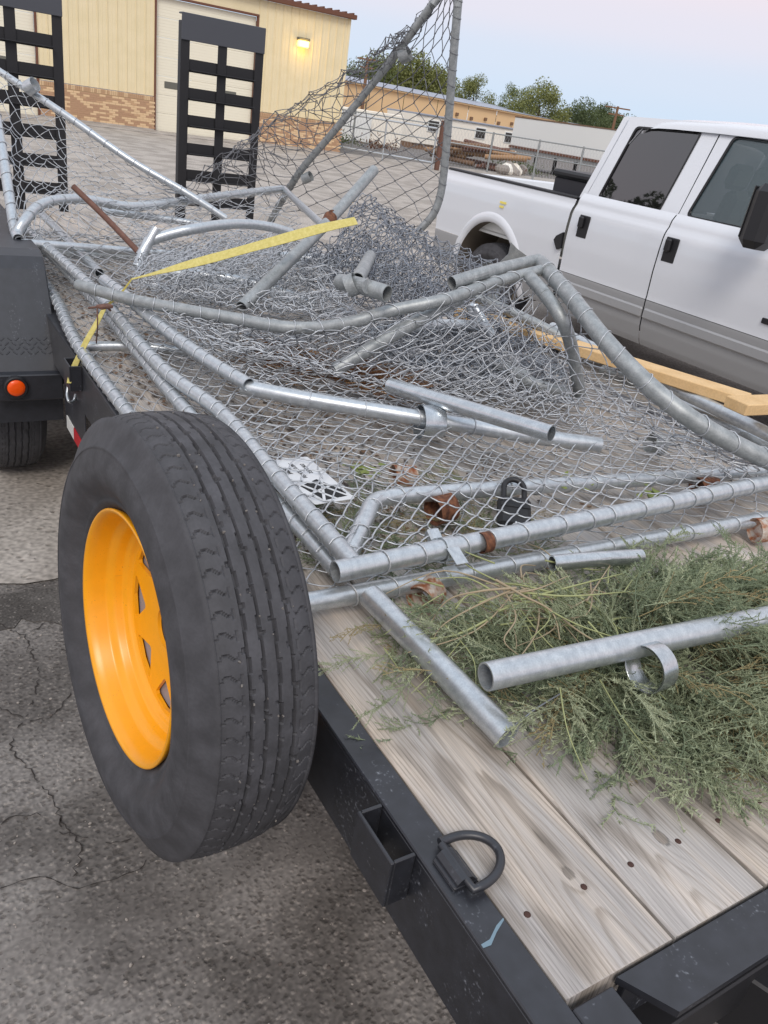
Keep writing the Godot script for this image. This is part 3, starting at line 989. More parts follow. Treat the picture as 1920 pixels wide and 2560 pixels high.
# ---- chain-link ----
func surf(C: Array, u: float, v: float) -> Vector3:
	# C: rows of control points; u across a row, v down the rows, both 0..1; smooth through the points
	var nr := C.size()
	var nc: int = C[0].size()
	var fv := clampf(v, 0.0, 1.0) * (nr - 1)
	var r := mini(int(fv), nr - 2)
	var tv := fv - r
	var fu := clampf(u, 0.0, 1.0) * (nc - 1)
	var c := mini(int(fu), nc - 2)
	var tu := fu - c
	var q := []
	for k in [r - 1, r, r + 1, r + 2]:
		var row: Array = C[clampi(k, 0, nr - 1)]
		q.append((row[c] as Vector3).cubic_interpolate(row[c + 1], row[maxi(c - 1, 0)], row[mini(c + 2, nc - 1)], tu))
	return (q[1] as Vector3).cubic_interpolate(q[2], q[0], q[3], tv)

# woven wire: nu wires side by side along u, each a zigzag of nv half diamonds along v, hooked into its neighbours
func weave(b: Mb, C: Array, nu: int, nv: int, r: float, amp := 0.0, freq := 3.0, seed_no := 0, bow := 0.006, sides := 3) -> void:
	var P := []
	for i in nu + 1:
		var colm := PackedVector3Array()
		colm.resize(nv + 1)
		for j in nv + 1:
			var u := float(i) / nu
			var v := float(j) / nv
			var p := surf(C, u, v)
			if amp > 0.0:
				var e := amp
				p += Vector3(fn.get_noise_3d(u * freq * 2.0 + seed_no, v * freq * 2.0, 1.0), fn.get_noise_3d(u * freq * 2.0, v * freq * 2.0 + seed_no, 21.0), fn.get_noise_3d(u * freq * 2.0, v * freq * 2.0, 43.0 + seed_no)) * e * 1.9
				p += Vector3(fn.get_noise_3d(p.x * 22.0, p.y * 22.0, p.z * 22.0 + seed_no), fn.get_noise_3d(p.y * 22.0, p.z * 22.0 + seed_no, p.x * 22.0), fn.get_noise_3d(p.z * 22.0 + seed_no, p.x * 22.0, p.y * 22.0)) * minf(e * 0.3, 0.006)
			colm[j] = p
		P.append(colm)
	for i in nu:
		var path := PackedVector3Array()
		var nrm := PackedVector3Array()
		for j in nv + 1:
			var at_left := (i + j) % 2 == 0
			var here := i if at_left else i + 1
			var p: Vector3 = P[here][j]
			var across: Vector3 = P[i + 1][j] - P[i][j]
			var along: Vector3 = P[here][mini(j + 1, nv)] - P[here][maxi(j - 1, 0)]
			var nn := along.cross(across)
			nn = nn.normalized() if nn.length() > 1e-7 else Vector3.UP
			if path.size() > 0:
				var last := path[path.size() - 1]
				var mid := last.lerp(p, 0.5) + nn * bow * (1.0 if at_left else -1.0)
				path.append(last.lerp(p, 0.16) + nn * bow * 0.6 * (1.0 if at_left else -1.0)); nrm.append(nn)
				path.append(mid); nrm.append(nn)
				path.append(last.lerp(p, 0.84) + nn * bow * 0.6 * (1.0 if at_left else -1.0)); nrm.append(nn)
			path.append(p + across * (-0.07 if at_left else 0.07)); nrm.append(nn)
		sweep(b, path, nrm, r, sides)

func sweep(b: Mb, path: PackedVector3Array, nrm: PackedVector3Array, r: float, sides := 3) -> void:
	var k := path.size()
	var first := b.v.size()
	var cs := []
	for s in sides: cs.append(Vector2(cos(TAU * s / sides), sin(TAU * s / sides)))
	for i in k:
		var t := path[mini(i + 1, k - 1)] - path[maxi(i - 1, 0)]
		if t.length_squared() < 1e-14: t = Vector3.RIGHT
		t = t.normalized()
		var w := t.cross(nrm[i])
		if w.length_squared() < 1e-6: w = t.cross(Vector3(0.3, 0.8, 0.52))
		w = w.normalized()
		var u := w.cross(t)
		for c in cs:
			var d: Vector3 = u * c.x + w * c.y
			b.v.append(path[i] + d * r); b.n.append(d); b.uv.append(Vector2.ZERO); b.col.append(b.tint)
	for i in k - 1:
		for s in sides:
			var a := first + i * sides + s
			var c := first + i * sides + (s + 1) % sides
			b.ix.append_array(PackedInt32Array([a, a + sides, c, c, a + sides, c + sides]))

# turns of mesh wire wrapped round a rail
func wraps(b: Mb, path: PackedVector3Array, r: float, step: float, wire: float, lean := 0.35, each: Node3D = null) -> void:
	var pts := resample(path, step)
	for i in range(1, pts.size() - 1):
		pts[i] = pts[i].lerp(pts[i + 1], rng.randf_range(0.0, 0.3))
	for i in range(1, pts.size() - 1):
		var t := (pts[i + 1] - pts[i - 1]).normalized()
		var u := t.cross(Vector3.UP)
		if u.length() < 0.1: u = t.cross(Vector3.RIGHT)
		u = u.normalized()
		var w := u.cross(t)
		var p := PackedVector3Array()
		var n := PackedVector3Array()
		var ph := rng.randf_range(-0.4, 0.4)
		var ln := lean + rng.randf_range(-0.12, 0.12)
		for k in 12:
			var a := ph + TAU * 0.92 * k / 11.0 + PI * 1.1
			var d := u * cos(a) + w * sin(a)
			p.append(pts[i] + d * (r + wire) + t * (cos(a - ph) * r * ln + (k / 11.0 - 0.5) * 0.008))
			n.append(d)
		sweep(b, p, n, wire, 4)
		if each:
			part(each, "wire_wrap", b, M.wire)
			b = Mb.new()

func pipe_part(t: Node3D, called: String, pts: Array, r: float, m: Material, sub := 6, wall := 0.0025, sides := 14) -> PackedVector3Array:
	var path := curve(pts, sub)
	var b := Mb.new()
	b.tube(path, r, sides, wall)
	part(t, called, b, m)
	return path

func band(b: Mb, at: Vector3, axis: Vector3, r: float, len_: float, wall := 0.003, seg := 22, squash := 1.0) -> void:
	var a := axis.normalized()
	var z := a.cross(Vector3.UP if absf(a.y) < 0.9 else Vector3.RIGHT).normalized()
	var x := Transform3D(Basis(a, z.cross(a).normalized() * squash, z), at)
	b.lathe([Vector2(r, -len_ * 0.5), Vector2(r, len_ * 0.5), Vector2(r - wall, len_ * 0.5), Vector2(r - wall, -len_ * 0.5), Vector2(r, -len_ * 0.5)], x, seg)

func loose_pipe(called: String, label: String, pts: Array, r: float, m: Material, group := "loose fence pipes") -> Node3D:
	var t := thing(called, label, "pipe", pts[0], group)
	pipe_part(t, "tube", pts, r, m, 6, 0.003, 18)
	return t

func ring_of(path_pts: Array, radius: float, growth: float, turns: float, n_ang: int) -> Array:
	# control net of a loose roll about a path
	var rows := []
	var path := curve(path_pts, 2)
	for i in path.size():
		var t := (path[mini(i + 1, path.size() - 1)] - path[maxi(i - 1, 0)]).normalized()
		var u := t.cross(Vector3.UP).normalized()
		var w := u.cross(t)
		var row := []
		for k in n_ang:
			var a := TAU * turns * k / (n_ang - 1)
			var rr := radius + growth * k / (n_ang - 1)
			row.append(path[i] + u * cos(a) * rr + w * sin(a) * rr * 0.8)
		rows.append(row)
	return rows

func make_fences() -> void:
	var R := 0.0205
	var W := 0.0019
	# --- lowest gate: rests on the planks, its side rail runs out behind the spare wheel ---
	var a := thing("chain_link_gate", "lowest flat chain-link gate lying on the planks, rail reaching the spare tyre", "gate", Vector3(1.45, DECK, -2.6), "chain-link gates piled on the trailer")
	var f1 := pipe_part(a, "front_rail", [Vector3(0.6068, 0.82, -1.134), Vector3(0.9311, 0.825, -1.122), Vector3(1.396, 0.825, -1.116), Vector3(2.042, 0.825, -1.106), Vector3(2.496, 0.825, -1.098)], R, M.galv)
	var l1 := pipe_part(a, "side_rail", [Vector3(0.575, 0.815, -1.16), Vector3(0.565, 0.795, -2.243), Vector3(0.5528, 0.81, -2.889), Vector3(0.5944, 0.815, -3.53), Vector3(0.60, 0.81, -4.4)], R, M.galv)
	var r1 := pipe_part(a, "side_rail", [Vector3(2.466, 0.875, -2.222), Vector3(2.507, 0.875, -1.965), Vector3(2.546, 0.875, -1.738)] + [Vector3(2.36, 0.83, -1.13)], R, M.galv_dull)
	var c1 := pipe_part(a, "cross_rail", [Vector3(0.5595, 0.815, -2.83), Vector3(0.7482, 0.825, -2.788), Vector3(0.8984, 0.825, -2.714)], R * 0.85, M.galv)
	pipe_part(a, "far_rail", [Vector3(0.60, 0.82, -4.4), Vector3(1.5, 0.81, -4.42), Vector3(2.5, 0.82, -4.4)], R, M.galv_dull)
	var ma := Mb.new()
	weave(ma, [[Vector3(0.60, 0.825, -1.14), Vector3(1.2, 0.822, -1.14), Vector3(1.9, 0.83, -1.13), Vector3(2.38, 0.83, -1.12)], [Vector3(0.57, 0.81, -2.3), Vector3(1.1, 0.80, -2.3), Vector3(1.9, 0.80, -2.3), Vector3(2.45, 0.85, -2.3)], [Vector3(0.58, 0.815, -3.4), Vector3(1.1, 0.80, -3.4), Vector3(1.9, 0.80, -3.4), Vector3(2.5, 0.83, -3.4)], [Vector3(0.6, 0.82, -4.38), Vector3(1.1, 0.81, -4.38), Vector3(1.9, 0.81, -4.38), Vector3(2.5, 0.82, -4.38)]], 36, 66, W, 0.008, 3.0, 3)
	wraps(ma, f1, R, 0.098, W)
	wraps(ma, l1, R, 0.064, W)
	part(a, "wire_mesh", ma, M.wire)
	var rb := Mb.new()
	band(rb, Vector3(1.951, 0.825, -1.059), Vector3(1, 0.1, 0.35), 0.034, 0.045)
	part(a, "hinge_band", rb, M.half_rust)
	# --- second gate: bent inner rail with a rounded corner ---
	var g := thing("chain_link_gate", "gate with rounded-corner rail crossing under the padlock and rusty collars", "gate", Vector3(1.45, DECK, -2.6), "chain-link gates piled on the trailer")
	var l2 := pipe_part(g, "side_rail", [Vector3(0.7299, 0.83, -1.212), Vector3(0.7218, 0.84, -1.482), Vector3(0.6831, 0.86, -2.072), Vector3(0.6839, 0.885, -3.115), Vector3(0.6473, 0.905, -4.183), Vector3(0.6133, 0.925, -4.648)], R * 0.95, M.galv)
	var f2 := pipe_part(g, "corner_rail", [Vector3(0.7497, 0.85, -1.208), Vector3(0.7877, 0.86, -1.252), Vector3(0.856, 0.875, -1.326), Vector3(0.8966, 0.88, -1.372), Vector3(0.9437, 0.88, -1.394), Vector3(1.053, 0.88, -1.391), Vector3(1.401, 0.875, -1.363), Vector3(1.788, 0.865, -1.338), Vector3(2.305, 0.855, -1.306), Vector3(2.748, 0.855, -1.259)], R, M.galv)
	var mg := Mb.new()
	weave(mg, [[Vector3(0.9069, 0.875, -1.379), Vector3(1.401, 0.875, -1.363), Vector3(2.305, 0.855, -1.306)], [Vector3(0.70, 0.86, -2.2), Vector3(1.5, 0.86, -2.2), Vector3(2.35, 0.87, -2.2)], [Vector3(0.66, 0.89, -3.3), Vector3(1.5, 0.86, -3.3), Vector3(2.35, 0.88, -3.3)], [Vector3(0.66, 0.905, -4.5), Vector3(1.5, 0.88, -4.5), Vector3(2.35, 0.88, -4.5)]], 32, 64, W, 0.012, 3.0, 11)
	wraps(mg, f2, R, 0.10, W)
	wraps(mg, l2, R, 0.064, W)
	part(g, "wire_mesh", mg, M.wire)
	# --- third gate: straight front rail with a latch clamp ---
	var h := thing("chain_link_gate", "gate with straight front rail, latch clamp and fence company plate", "gate", Vector3(1.45, DECK, -2.6), "chain-link gates piled on the trailer")
	var f3 := pipe_part(h, "front_rail", [Vector3(0.6799, 0.88, -1.134), Vector3(1.033, 0.89, -1.138), Vector3(1.476, 0.9, -1.142), Vector3(2.077, 0.905, -1.163), Vector3(2.582, 0.905, -1.183)], 0.0225, M.galv)
	var l3 := pipe_part(h, "side_rail", [Vector3(0.724, 0.885, -1.14), Vector3(0.7318, 0.885, -1.369), Vector3(0.7399, 0.885, -1.637), Vector3(0.7418, 0.895, -1.952), Vector3(0.6849, 0.905, -2.307), Vector3(0.6766, 0.925, -2.866), Vector3(0.6614, 0.94, -3.321), Vector3(0.5915, 0.965, -4.186), Vector3(0.5652, 0.975, -4.413)], R, M.galv)
	var r3 := pipe_part(h, "side_rail", [Vector3(2.504, 0.945, -2.603), Vector3(2.475, 0.94, -2.267), Vector3(2.446, 0.935, -1.933), Vector3(2.444, 0.925, -1.665), Vector3(2.418, 0.925, -1.416), Vector3(2.438, 0.915, -1.222)], R * 1.1, M.galv)
	var mh := Mb.new()
	weave(mh, [[Vector3(0.7021, 0.885, -1.137), Vector3(1.034, 0.893, -1.139), Vector3(1.476, 0.903, -1.143), Vector3(2.077, 0.908, -1.165)], [Vector3(0.7399, 0.885, -1.637), Vector3(1.25, 0.90, -1.7), Vector3(1.7, 0.90, -1.7), Vector3(2.3, 0.92, -1.75)], [Vector3(0.7115, 0.9, -2.103), Vector3(1.25, 0.90, -2.25), Vector3(1.8, 0.90, -2.3), Vector3(2.45, 0.93, -2.4)], [Vector3(0.6766, 0.925, -2.866), Vector3(1.2, 0.92, -3.1), Vector3(1.8, 0.92, -3.2), Vector3(2.5, 0.95, -3.3)], [Vector3(0.5915, 0.965, -4.186), Vector3(1.2, 0.96, -4.1), Vector3(1.8, 0.96, -4.2), Vector3(2.5, 0.96, -4.3)]], 34, 62, 0.0023, 0.011, 3.0, 23)
	wraps(mh, f3, 0.0225, 0.092, 0.002)
	wraps(mh, l3, R, 0.064, W)
	part(h, "wire_mesh", mh, M.wire)
	var lc := Mb.new()
	var cp := [0.9462594421145619, 0.887, -1.136531723561901]
	var cpos := Vector3(cp[0], cp[1], cp[2])
	var ax := (f3[12] - f3[6]).normalized()
	band(lc, cpos, ax, 0.0265, 0.028)
	lc.box(cpos + Vector3(-0.004, 0.008, 0.042), Vector3(0.030, 0.003, 0.045), Basis(Vector3.RIGHT, 0.35), 0.001)
	lc.box(cpos + Vector3(-0.012, 0.012, -0.038), Vector3(0.030, 0.022, 0.030), Basis(Vector3.RIGHT, 0.5), 0.004)
	lc.box(cpos + Vector3(-0.010, -0.028, 0.042), Vector3(0.032, 0.003, 0.030), Basis(Vector3.RIGHT, 0.2), 0.001)
	part(h, "latch_clamp", lc, M.galv)
	var rp := Mb.new()
	band(rp, Vector3(1.039, 0.892, -1.129), ax, 0.0232, 0.024, 0.001, 18)
	part(h, "rust_patch", rp, M.rust)
	# --- fourth gate: corner ends in an open pipe over a wide collar ---
	var k4 := thing("chain_link_gate", "gate with open pipe corner and wide galvanized collar above dry grass", "gate", Vector3(1.2, DECK, -2.4), "chain-link gates piled on the trailer")
	var l4 := pipe_part(k4, "side_rail", [Vector3(0.8535, 0.94, -2.034), Vector3(0.7935, 0.95, -2.284), Vector3(0.7469, 0.965, -2.627), Vector3(0.7321, 0.975, -2.833), Vector3(0.7077, 0.975, -3.142)], R, M.galv)
	var f4 := pipe_part(k4, "front_rail", [Vector3(0.8468, 0.925, -2.064), Vector3(0.9768, 0.925, -1.95), Vector3(1.119, 0.925, -1.848), Vector3(1.279, 0.92, -1.753), Vector3(1.517, 0.905, -1.637), Vector3(1.767, 0.895, -1.522)], 0.0225, M.galv)
	var m4 := Mb.new()
	weave(m4, [[Vector3(0.8596, 0.935, -2.055), Vector3(1.135, 0.925, -1.878), Vector3(1.532, 0.905, -1.657)], [Vector3(0.7975, 0.95, -2.295), Vector3(1.278, 0.925, -2.281), Vector3(2.026, 0.875, -2.098)], [Vector3(0.7411, 0.975, -2.764), Vector3(1.427, 0.935, -2.742), Vector3(2.392, 0.875, -2.528)]], 20, 26, W, 0.018, 3.0, 31)
	wraps(m4, l4, R, 0.064, W)
	wraps(m4, f4, 0.0225, 0.16, W)
	part(k4, "wire_mesh", m4, M.wire)
	var cb := Mb.new()
	band(cb, Vector3(1.286, 0.915, -1.733), Vector3(1, -0.03, 0.22), 0.051, 0.064, 0.003, 28)
	part(k4, "collar", cb, M.galv_shiny)
	# --- fifth: the buckled gate whose rail rises to a kink in front of the truck ---
	var e := thing("buckled_gate", "buckled chain-link gate with thick rail folded into a sharp peak before the truck", "gate", Vector3(1.4, DECK + 0.1, -2.2), "chain-link gates piled on the trailer")
	var e1 := pipe_part(e, "long_rail", [Vector3(0.5766, 1, -2.945), Vector3(0.6743, 1.005, -2.765), Vector3(0.7733, 1.015, -2.615), Vector3(0.9377, 1.03, -2.411), Vector3(1.036, 1.04, -2.283), Vector3(1.105, 1.05, -2.225), Vector3(1.167, 1.075, -2.158), Vector3(1.229, 1.11, -2.099), Vector3(1.32, 1.14, -2.091), Vector3(1.486, 1.195, -2.031), Vector3(1.739, 1.235, -2.115), Vector3(1.943, 1.275, -2.138)], R * 0.95, M.galv_dull)
	pipe_part(e, "upper_rail", [Vector3(1.548, 1.23, -2.098), Vector3(1.632, 1.25, -2.11), Vector3(1.767, 1.265, -2.161), Vector3(2.021, 1.29, -2.248)], 0.0225, M.galv_dull)
	var e2 := pipe_part(e, "folded_rail", [Vector3(2.016, 1.285, -2.231), Vector3(1.973, 1.28, -2.144), Vector3(1.928, 1.265, -2.037), Vector3(1.852, 1.24, -1.856), Vector3(1.812, 1.18, -1.667), Vector3(1.822, 1.115, -1.505), Vector3(1.864, 1.06, -1.378), Vector3(1.955, 1.01, -1.291), Vector3(2.088, 0.96, -1.194), Vector3(2.25, 0.915, -1.077)], 0.0265, M.galv_dull)
	pipe_part(e, "inner_leg", [Vector3(1.87, 1.26, -2.11), Vector3(1.845, 1.225, -1.977), Vector3(1.855, 1.165, -1.883), Vector3(1.96, 1.055, -1.913), Vector3(2.09, 0.885, -1.954)], 0.022, M.galv_dull)
	pipe_part(e, "brace", [Vector3(1.161, 0.955, -2.095), Vector3(1.308, 1.055, -2.072), Vector3(1.478, 1.145, -2.073), Vector3(1.57, 1.19, -2.071)], 0.022, M.galv_dull)
	var me := Mb.new()
	weave(me, [[Vector3(0.7664, 1.01, -2.614), Vector3(0.997, 1.025, -2.35), Vector3(1.187, 1.095, -2.1), Vector3(1.488, 1.19, -2.031), Vector3(1.908, 1.265, -2.093), Vector3(1.833, 1.225, -1.802), Vector3(1.827, 1.085, -1.429), Vector3(2.096, 0.955, -1.198)], [Vector3(0.7576, 1, -2.495), Vector3(0.9729, 0.995, -2.285), Vector3(1.161, 1.025, -2.053), Vector3(1.449, 1.065, -1.991), Vector3(1.74, 1.085, -1.958), Vector3(1.861, 1.075, -1.853), Vector3(1.861, 1.005, -1.492), Vector3(2.071, 0.935, -1.198)], [Vector3(0.7962, 0.985, -2.411), Vector3(0.9764, 0.975, -2.225), Vector3(1.135, 0.975, -2.017), Vector3(1.368, 0.99, -1.913), Vector3(1.629, 0.99, -1.849), Vector3(1.766, 0.985, -1.734), Vector3(1.848, 0.955, -1.525), Vector3(2.026, 0.92, -1.213)], [Vector3(0.8537, 0.975, -2.314), Vector3(1.007, 0.96, -2.17), Vector3(1.168, 0.95, -1.996), Vector3(1.355, 0.945, -1.88), Vector3(1.57, 0.94, -1.776), Vector3(1.693, 0.935, -1.634), Vector3(1.797, 0.925, -1.497), Vector3(1.956, 0.915, -1.24)]], 52, 15, 0.0021, 0.018, 5.0, 37, 0.008)
	# the same mesh folded back under itself
	var mf := Mb.new()
	weave(mf, [[Vector3(0.8079, 1, -2.618), Vector3(1.042, 1.01, -2.39), Vector3(1.258, 1.065, -2.194), Vector3(1.567, 1.145, -2.146), Vector3(1.975, 1.175, -2.189)], [Vector3(0.8033, 0.975, -2.515), Vector3(1.039, 0.965, -2.34), Vector3(1.258, 0.98, -2.172), Vector3(1.519, 1.01, -2.104), Vector3(1.869, 1.015, -2.093)], [Vector3(0.8563, 0.945, -2.392), Vector3(1.056, 0.925, -2.276), Vector3(1.257, 0.915, -2.127), Vector3(1.463, 0.925, -2.017), Vector3(1.748, 0.935, -1.916)]], 44, 22, 0.0020, 0.03, 3.0, 38, 0.008)
	part(e, "folded_mesh", mf, M.wire)
	var mf2 := Mb.new()
	weave(mf2, [[Vector3(0.8835, 0.975, -2.638), Vector3(1.159, 0.985, -2.455), Vector3(1.465, 1.025, -2.362), Vector3(1.862, 1.055, -2.364), Vector3(2.101, 1.045, -2.132)], [Vector3(0.9518, 0.93, -2.506), Vector3(1.188, 0.925, -2.375), Vector3(1.44, 0.94, -2.267), Vector3(1.766, 0.955, -2.199), Vector3(2.046, 0.955, -1.994)], [Vector3(1.007, 0.895, -2.352), Vector3(1.207, 0.885, -2.22), Vector3(1.423, 0.885, -2.116), Vector3(1.655, 0.895, -1.981), Vector3(1.918, 0.895, -1.773)]], 42, 24, 0.0020, 0.035, 3.4, 39, 0.008)
	part(e, "folded_mesh", mf2, M.wire)
	wraps(Mb.new(), e1, R * 0.95, 0.085, 0.002, 0.9, e)
	wraps(Mb.new(), e2, 0.0265, 0.10, 0.002, 0.7, e)
	part(e, "wire_mesh", me, M.wire)
	# --- sixth: tall gate standing up at the back, triangular against the sky ---
	var tl := thing("upright_gate", "tall bent chain-link gate standing up against the sky beside the truck bed", "gate", Vector3(2.6, DECK, -5.0), "chain-link gates piled on the trailer")
	var t1 := pipe_part(tl, "side_rail", [Vector3(2.834, 2.375, -4.36), Vector3(2.796, 2.275, -4.4), Vector3(2.708, 1.981, -4.62), Vector3(2.547, 1.582, -4.9), Vector3(2.434, 1.317, -5.1), Vector3(2.405, 1.199, -5.2), Vector3(2.407, 1.022, -5.4), Vector3(2.421, 0.8499, -5.6)], 0.0225, M.galv_dull)
	var t2 := pipe_part(tl, "side_rail", [Vector3(2.806, 2.381, -4.2), Vector3(2.814, 2.274, -4.2), Vector3(2.857, 1.977, -4.22), Vector3(2.913, 1.656, -4.25), Vector3(2.95, 1.396, -4.27), Vector3(2.953, 1.258, -4.28), Vector3(2.933, 1.16, -4.3), Vector3(2.886, 1.061, -4.35)], 0.0235, M.galv_dull)
	pipe_part(tl, "cross_rail", [Vector3(2.335, 1.143, -5.2), Vector3(2.208, 1.108, -4.6), Vector3(2.087, 1.091, -4.1)], R, M.galv)
	var mt := Mb.new()
	weave(mt, [[Vector3(2.817, 2.335, -4.37), Vector3(2.809, 2.33, -4.29), Vector3(2.809, 2.309, -4.2)], [Vector3(2.708, 1.981, -4.62), Vector3(2.841, 1.987, -4.5), Vector3(2.862, 1.978, -4.22)], [Vector3(2.547, 1.582, -4.9), Vector3(2.819, 1.612, -4.7), Vector3(2.918, 1.635, -4.25)], [Vector3(2.427, 1.306, -5.1), Vector3(2.76, 1.335, -4.8), Vector3(2.953, 1.385, -4.27)], [Vector3(2.382, 0.9675, -5.4), Vector3(2.74, 1.022, -4.9), Vector3(2.894, 1.066, -4.35)]], 12, 23, 0.0029, 0.012, 3.0, 41)
	# slack roll of mesh torn off the rail
	weave(mt, [[Vector3(2.789, 2.236, -4.42), Vector3(2.748, 2.184, -4.5), Vector3(2.658, 2.091, -4.5), Vector3(2.719, 2.049, -4.5)], [Vector3(2.711, 1.965, -4.62), Vector3(2.609, 1.947, -4.7), Vector3(2.539, 1.873, -4.75), Vector3(2.553, 1.772, -4.7)], [Vector3(2.549, 1.564, -4.9), Vector3(2.336, 1.672, -5), Vector3(2.188, 1.532, -5), Vector3(2.318, 1.398, -4.9)], [Vector3(2.435, 1.304, -5.1), Vector3(2.104, 1.446, -5.1), Vector3(1.891, 1.321, -5), Vector3(2.055, 1.2, -5)], [Vector3(2.335, 1.006, -5.3), Vector3(1.918, 1.22, -5.2), Vector3(1.624, 1.117, -5), Vector3(1.804, 1.016, -5)]], 16, 40, 0.0026, 0.035, 4.0, 43, 0.008)
	wraps(mt, t1, 0.0225, 0.075, 0.002)
	wraps(mt, t2, 0.0235, 0.085, 0.002)
	part(tl, "wire_mesh", mt, M.wire_weathered)
	for q in [[Vector3(2.738, 1.995, -4.55), 0.04], [Vector3(2.442, 1.237, -5.08), 0.032]]:
		var hb := Mb.new()
		band(hb, q[0], Vector3(0.5, 0.5, 0.7), q[1], 0.06, 0.004, 20)
		part(tl, "hinge_band", hb, M.galv_dull)
	# --- seventh: curled gate at the far corner, mesh hanging before the ramp ---
	var cg := thing("curled_gate", "curled gate with hoop-shaped rail hanging in front of the far ramps", "gate", Vector3(1.2, DECK + 0.1, -4.5), "chain-link gates piled on the trailer")
	var h1 := pipe_part(cg, "hoop_rail", [Vector3(0.5147, 0.975, -3.82), Vector3(0.5166, 0.995, -3.892), Vector3(0.5531, 1.045, -3.923), Vector3(0.6185, 1.085, -4.034), Vector3(0.7006, 1.11, -4.112), Vector3(0.8374, 1.115, -4.206), Vector3(0.966, 1.1, -4.26), Vector3(1.099, 1.085, -4.298), Vector3(1.287, 1.09, -4.416), Vector3(1.577, 1.105, -4.649), Vector3(1.91, 1.125, -4.885), Vector3(2.303, 1.145, -5.167)], R * 1.1, M.galv)
	var h2 := pipe_part(cg, "end_post", [Vector3(0.5087, 0.985, -3.818), Vector3(0.5172, 1.016, -4), Vector3(0.53, 1.201, -4.25), Vector3(0.5344, 1.326, -4.4), Vector3(0.5385, 1.59, -4.7)], R * 1.1, M.galv)
	var h3 := pipe_part(cg, "top_rail", [Vector3(0.5494, 1.647, -5.25), Vector3(0.6479, 1.591, -5.15), Vector3(0.9081, 1.441, -4.85), Vector3(1.177, 1.277, -4.6), Vector3(1.431, 1.158, -4.45), Vector3(1.629, 1.053, -4.35)], R * 0.9, M.galv)
	var h4 := pipe_part(cg, "bottom_rail", [Vector3(0.5177, 0.97, -3.821), Vector3(0.7526, 0.955, -3.871), Vector3(1.01, 0.94, -3.909), Vector3(1.335, 0.925, -3.943)], R * 0.9, M.galv)
	pipe_part(cg, "middle_rail", [Vector3(0.979, 1.045, -4.364), Vector3(1.242, 1.025, -4.403), Vector3(1.487, 1.015, -4.339)], R * 0.9, M.galv)
	var mc := Mb.new()
	weave(mc, [[Vector3(0.5801, 1.625, -5.2), Vector3(0.7766, 1.517, -5), Vector3(0.9727, 1.403, -4.8), Vector3(1.177, 1.275, -4.6), Vector3(1.431, 1.154, -4.45)], [Vector3(0.5523, 1.376, -4.8), Vector3(0.7082, 1.325, -4.75), Vector3(0.9282, 1.258, -4.7), Vector3(1.169, 1.176, -4.6), Vector3(1.485, 1.135, -4.5)], [Vector3(0.5283, 1.177, -4.3), Vector3(0.6992, 1.161, -4.4), Vector3(0.9039, 1.147, -4.5), Vector3(1.143, 1.108, -4.5), Vector3(1.531, 1.118, -4.5)], [Vector3(0.5189, 0.99, -3.865), Vector3(0.6548, 1.085, -4.051), Vector3(0.8293, 1.11, -4.14), Vector3(1.085, 1.085, -4.244), Vector3(1.62, 1.095, -4.623)], [Vector3(0.5279, 0.965, -3.807), Vector3(0.6917, 0.975, -3.904), Vector3(0.8929, 0.995, -3.949), Vector3(1.18, 0.975, -4.039), Vector3(1.503, 0.975, -4.025)]], 28, 32, 0.002, 0.022, 3.0, 47)
	# the part of the mesh that trails towards the upright gate
	weave(mc, [[Vector3(1.118, 1.09, -4.324), Vector3(1.443, 1.1, -4.573), Vector3(1.941, 1.125, -4.966), Vector3(2.391, 1.145, -5.254)], [Vector3(1.072, 1.025, -4.146), Vector3(1.361, 1.045, -4.306), Vector3(1.783, 1.065, -4.546), Vector3(2.266, 1.075, -4.836)], [Vector3(1.03, 0.955, -3.912), Vector3(1.317, 0.965, -4.028), Vector3(1.695, 0.975, -4.182), Vector3(2.079, 0.995, -4.299)]], 22, 22, 0.002, 0.03, 4.0, 53)
	wraps(mc, h1, R * 1.1, 0.09, 0.002)
	wraps(mc, h2, R * 1.1, 0.09, 0.002)
	wraps(mc, h3, R * 0.9, 0.09, 0.002)
	part(cg, "wire_mesh", mc, M.wire)
	var hc := Mb.new()
	band(hc, Vector3(0.7665, 1.548, -4.95), Vector3(0.6, 0.5, 0.6), 0.036, 0.055, 0.004, 20)
	part(cg, "hinge_band", hc, M.galv)
	# --- crumpled loose mesh between the gates ---
	var n1 := Mb.new()
	weave(n1, [[Vector3(0.9041, 0.995, -3.435), Vector3(1.13, 1.045, -3.568), Vector3(1.428, 1.075, -3.725), Vector3(1.656, 1.085, -3.592), Vector3(1.573, 1.105, -3.12)], [Vector3(0.7741, 1.025, -2.996), Vector3(0.9503, 1.075, -2.994), Vector3(1.188, 1.095, -3.088), Vector3(1.377, 1.105, -2.93), Vector3(1.346, 1.135, -2.528)], [Vector3(0.7763, 1.025, -2.844), Vector3(0.9162, 1.055, -2.791), Vector3(1.107, 1.055, -2.783), Vector3(1.243, 1.075, -2.593), Vector3(1.286, 1.105, -2.313)], [Vector3(0.8326, 1.015, -2.747), Vector3(0.9454, 1.025, -2.66), Vector3(1.065, 1.035, -2.521), Vector3(1.162, 1.055, -2.348), Vector3(1.254, 1.085, -2.191)]], 30, 32, 0.0021, 0.032, 2.4, 61, 0.008)
	weave(n1, [[Vector3(1.027, 0.975, -3.636), Vector3(1.367, 1.015, -3.881), Vector3(1.797, 1.035, -4.001)], [Vector3(0.9482, 0.975, -3.24), Vector3(1.224, 0.995, -3.263), Vector3(1.579, 1.015, -3.15)], [Vector3(0.9286, 0.975, -2.916), Vector3(1.139, 0.985, -2.773), Vector3(1.43, 1.005, -2.595)]], 28, 34, 0.0021, 0.035, 2.8, 67, 0.008)
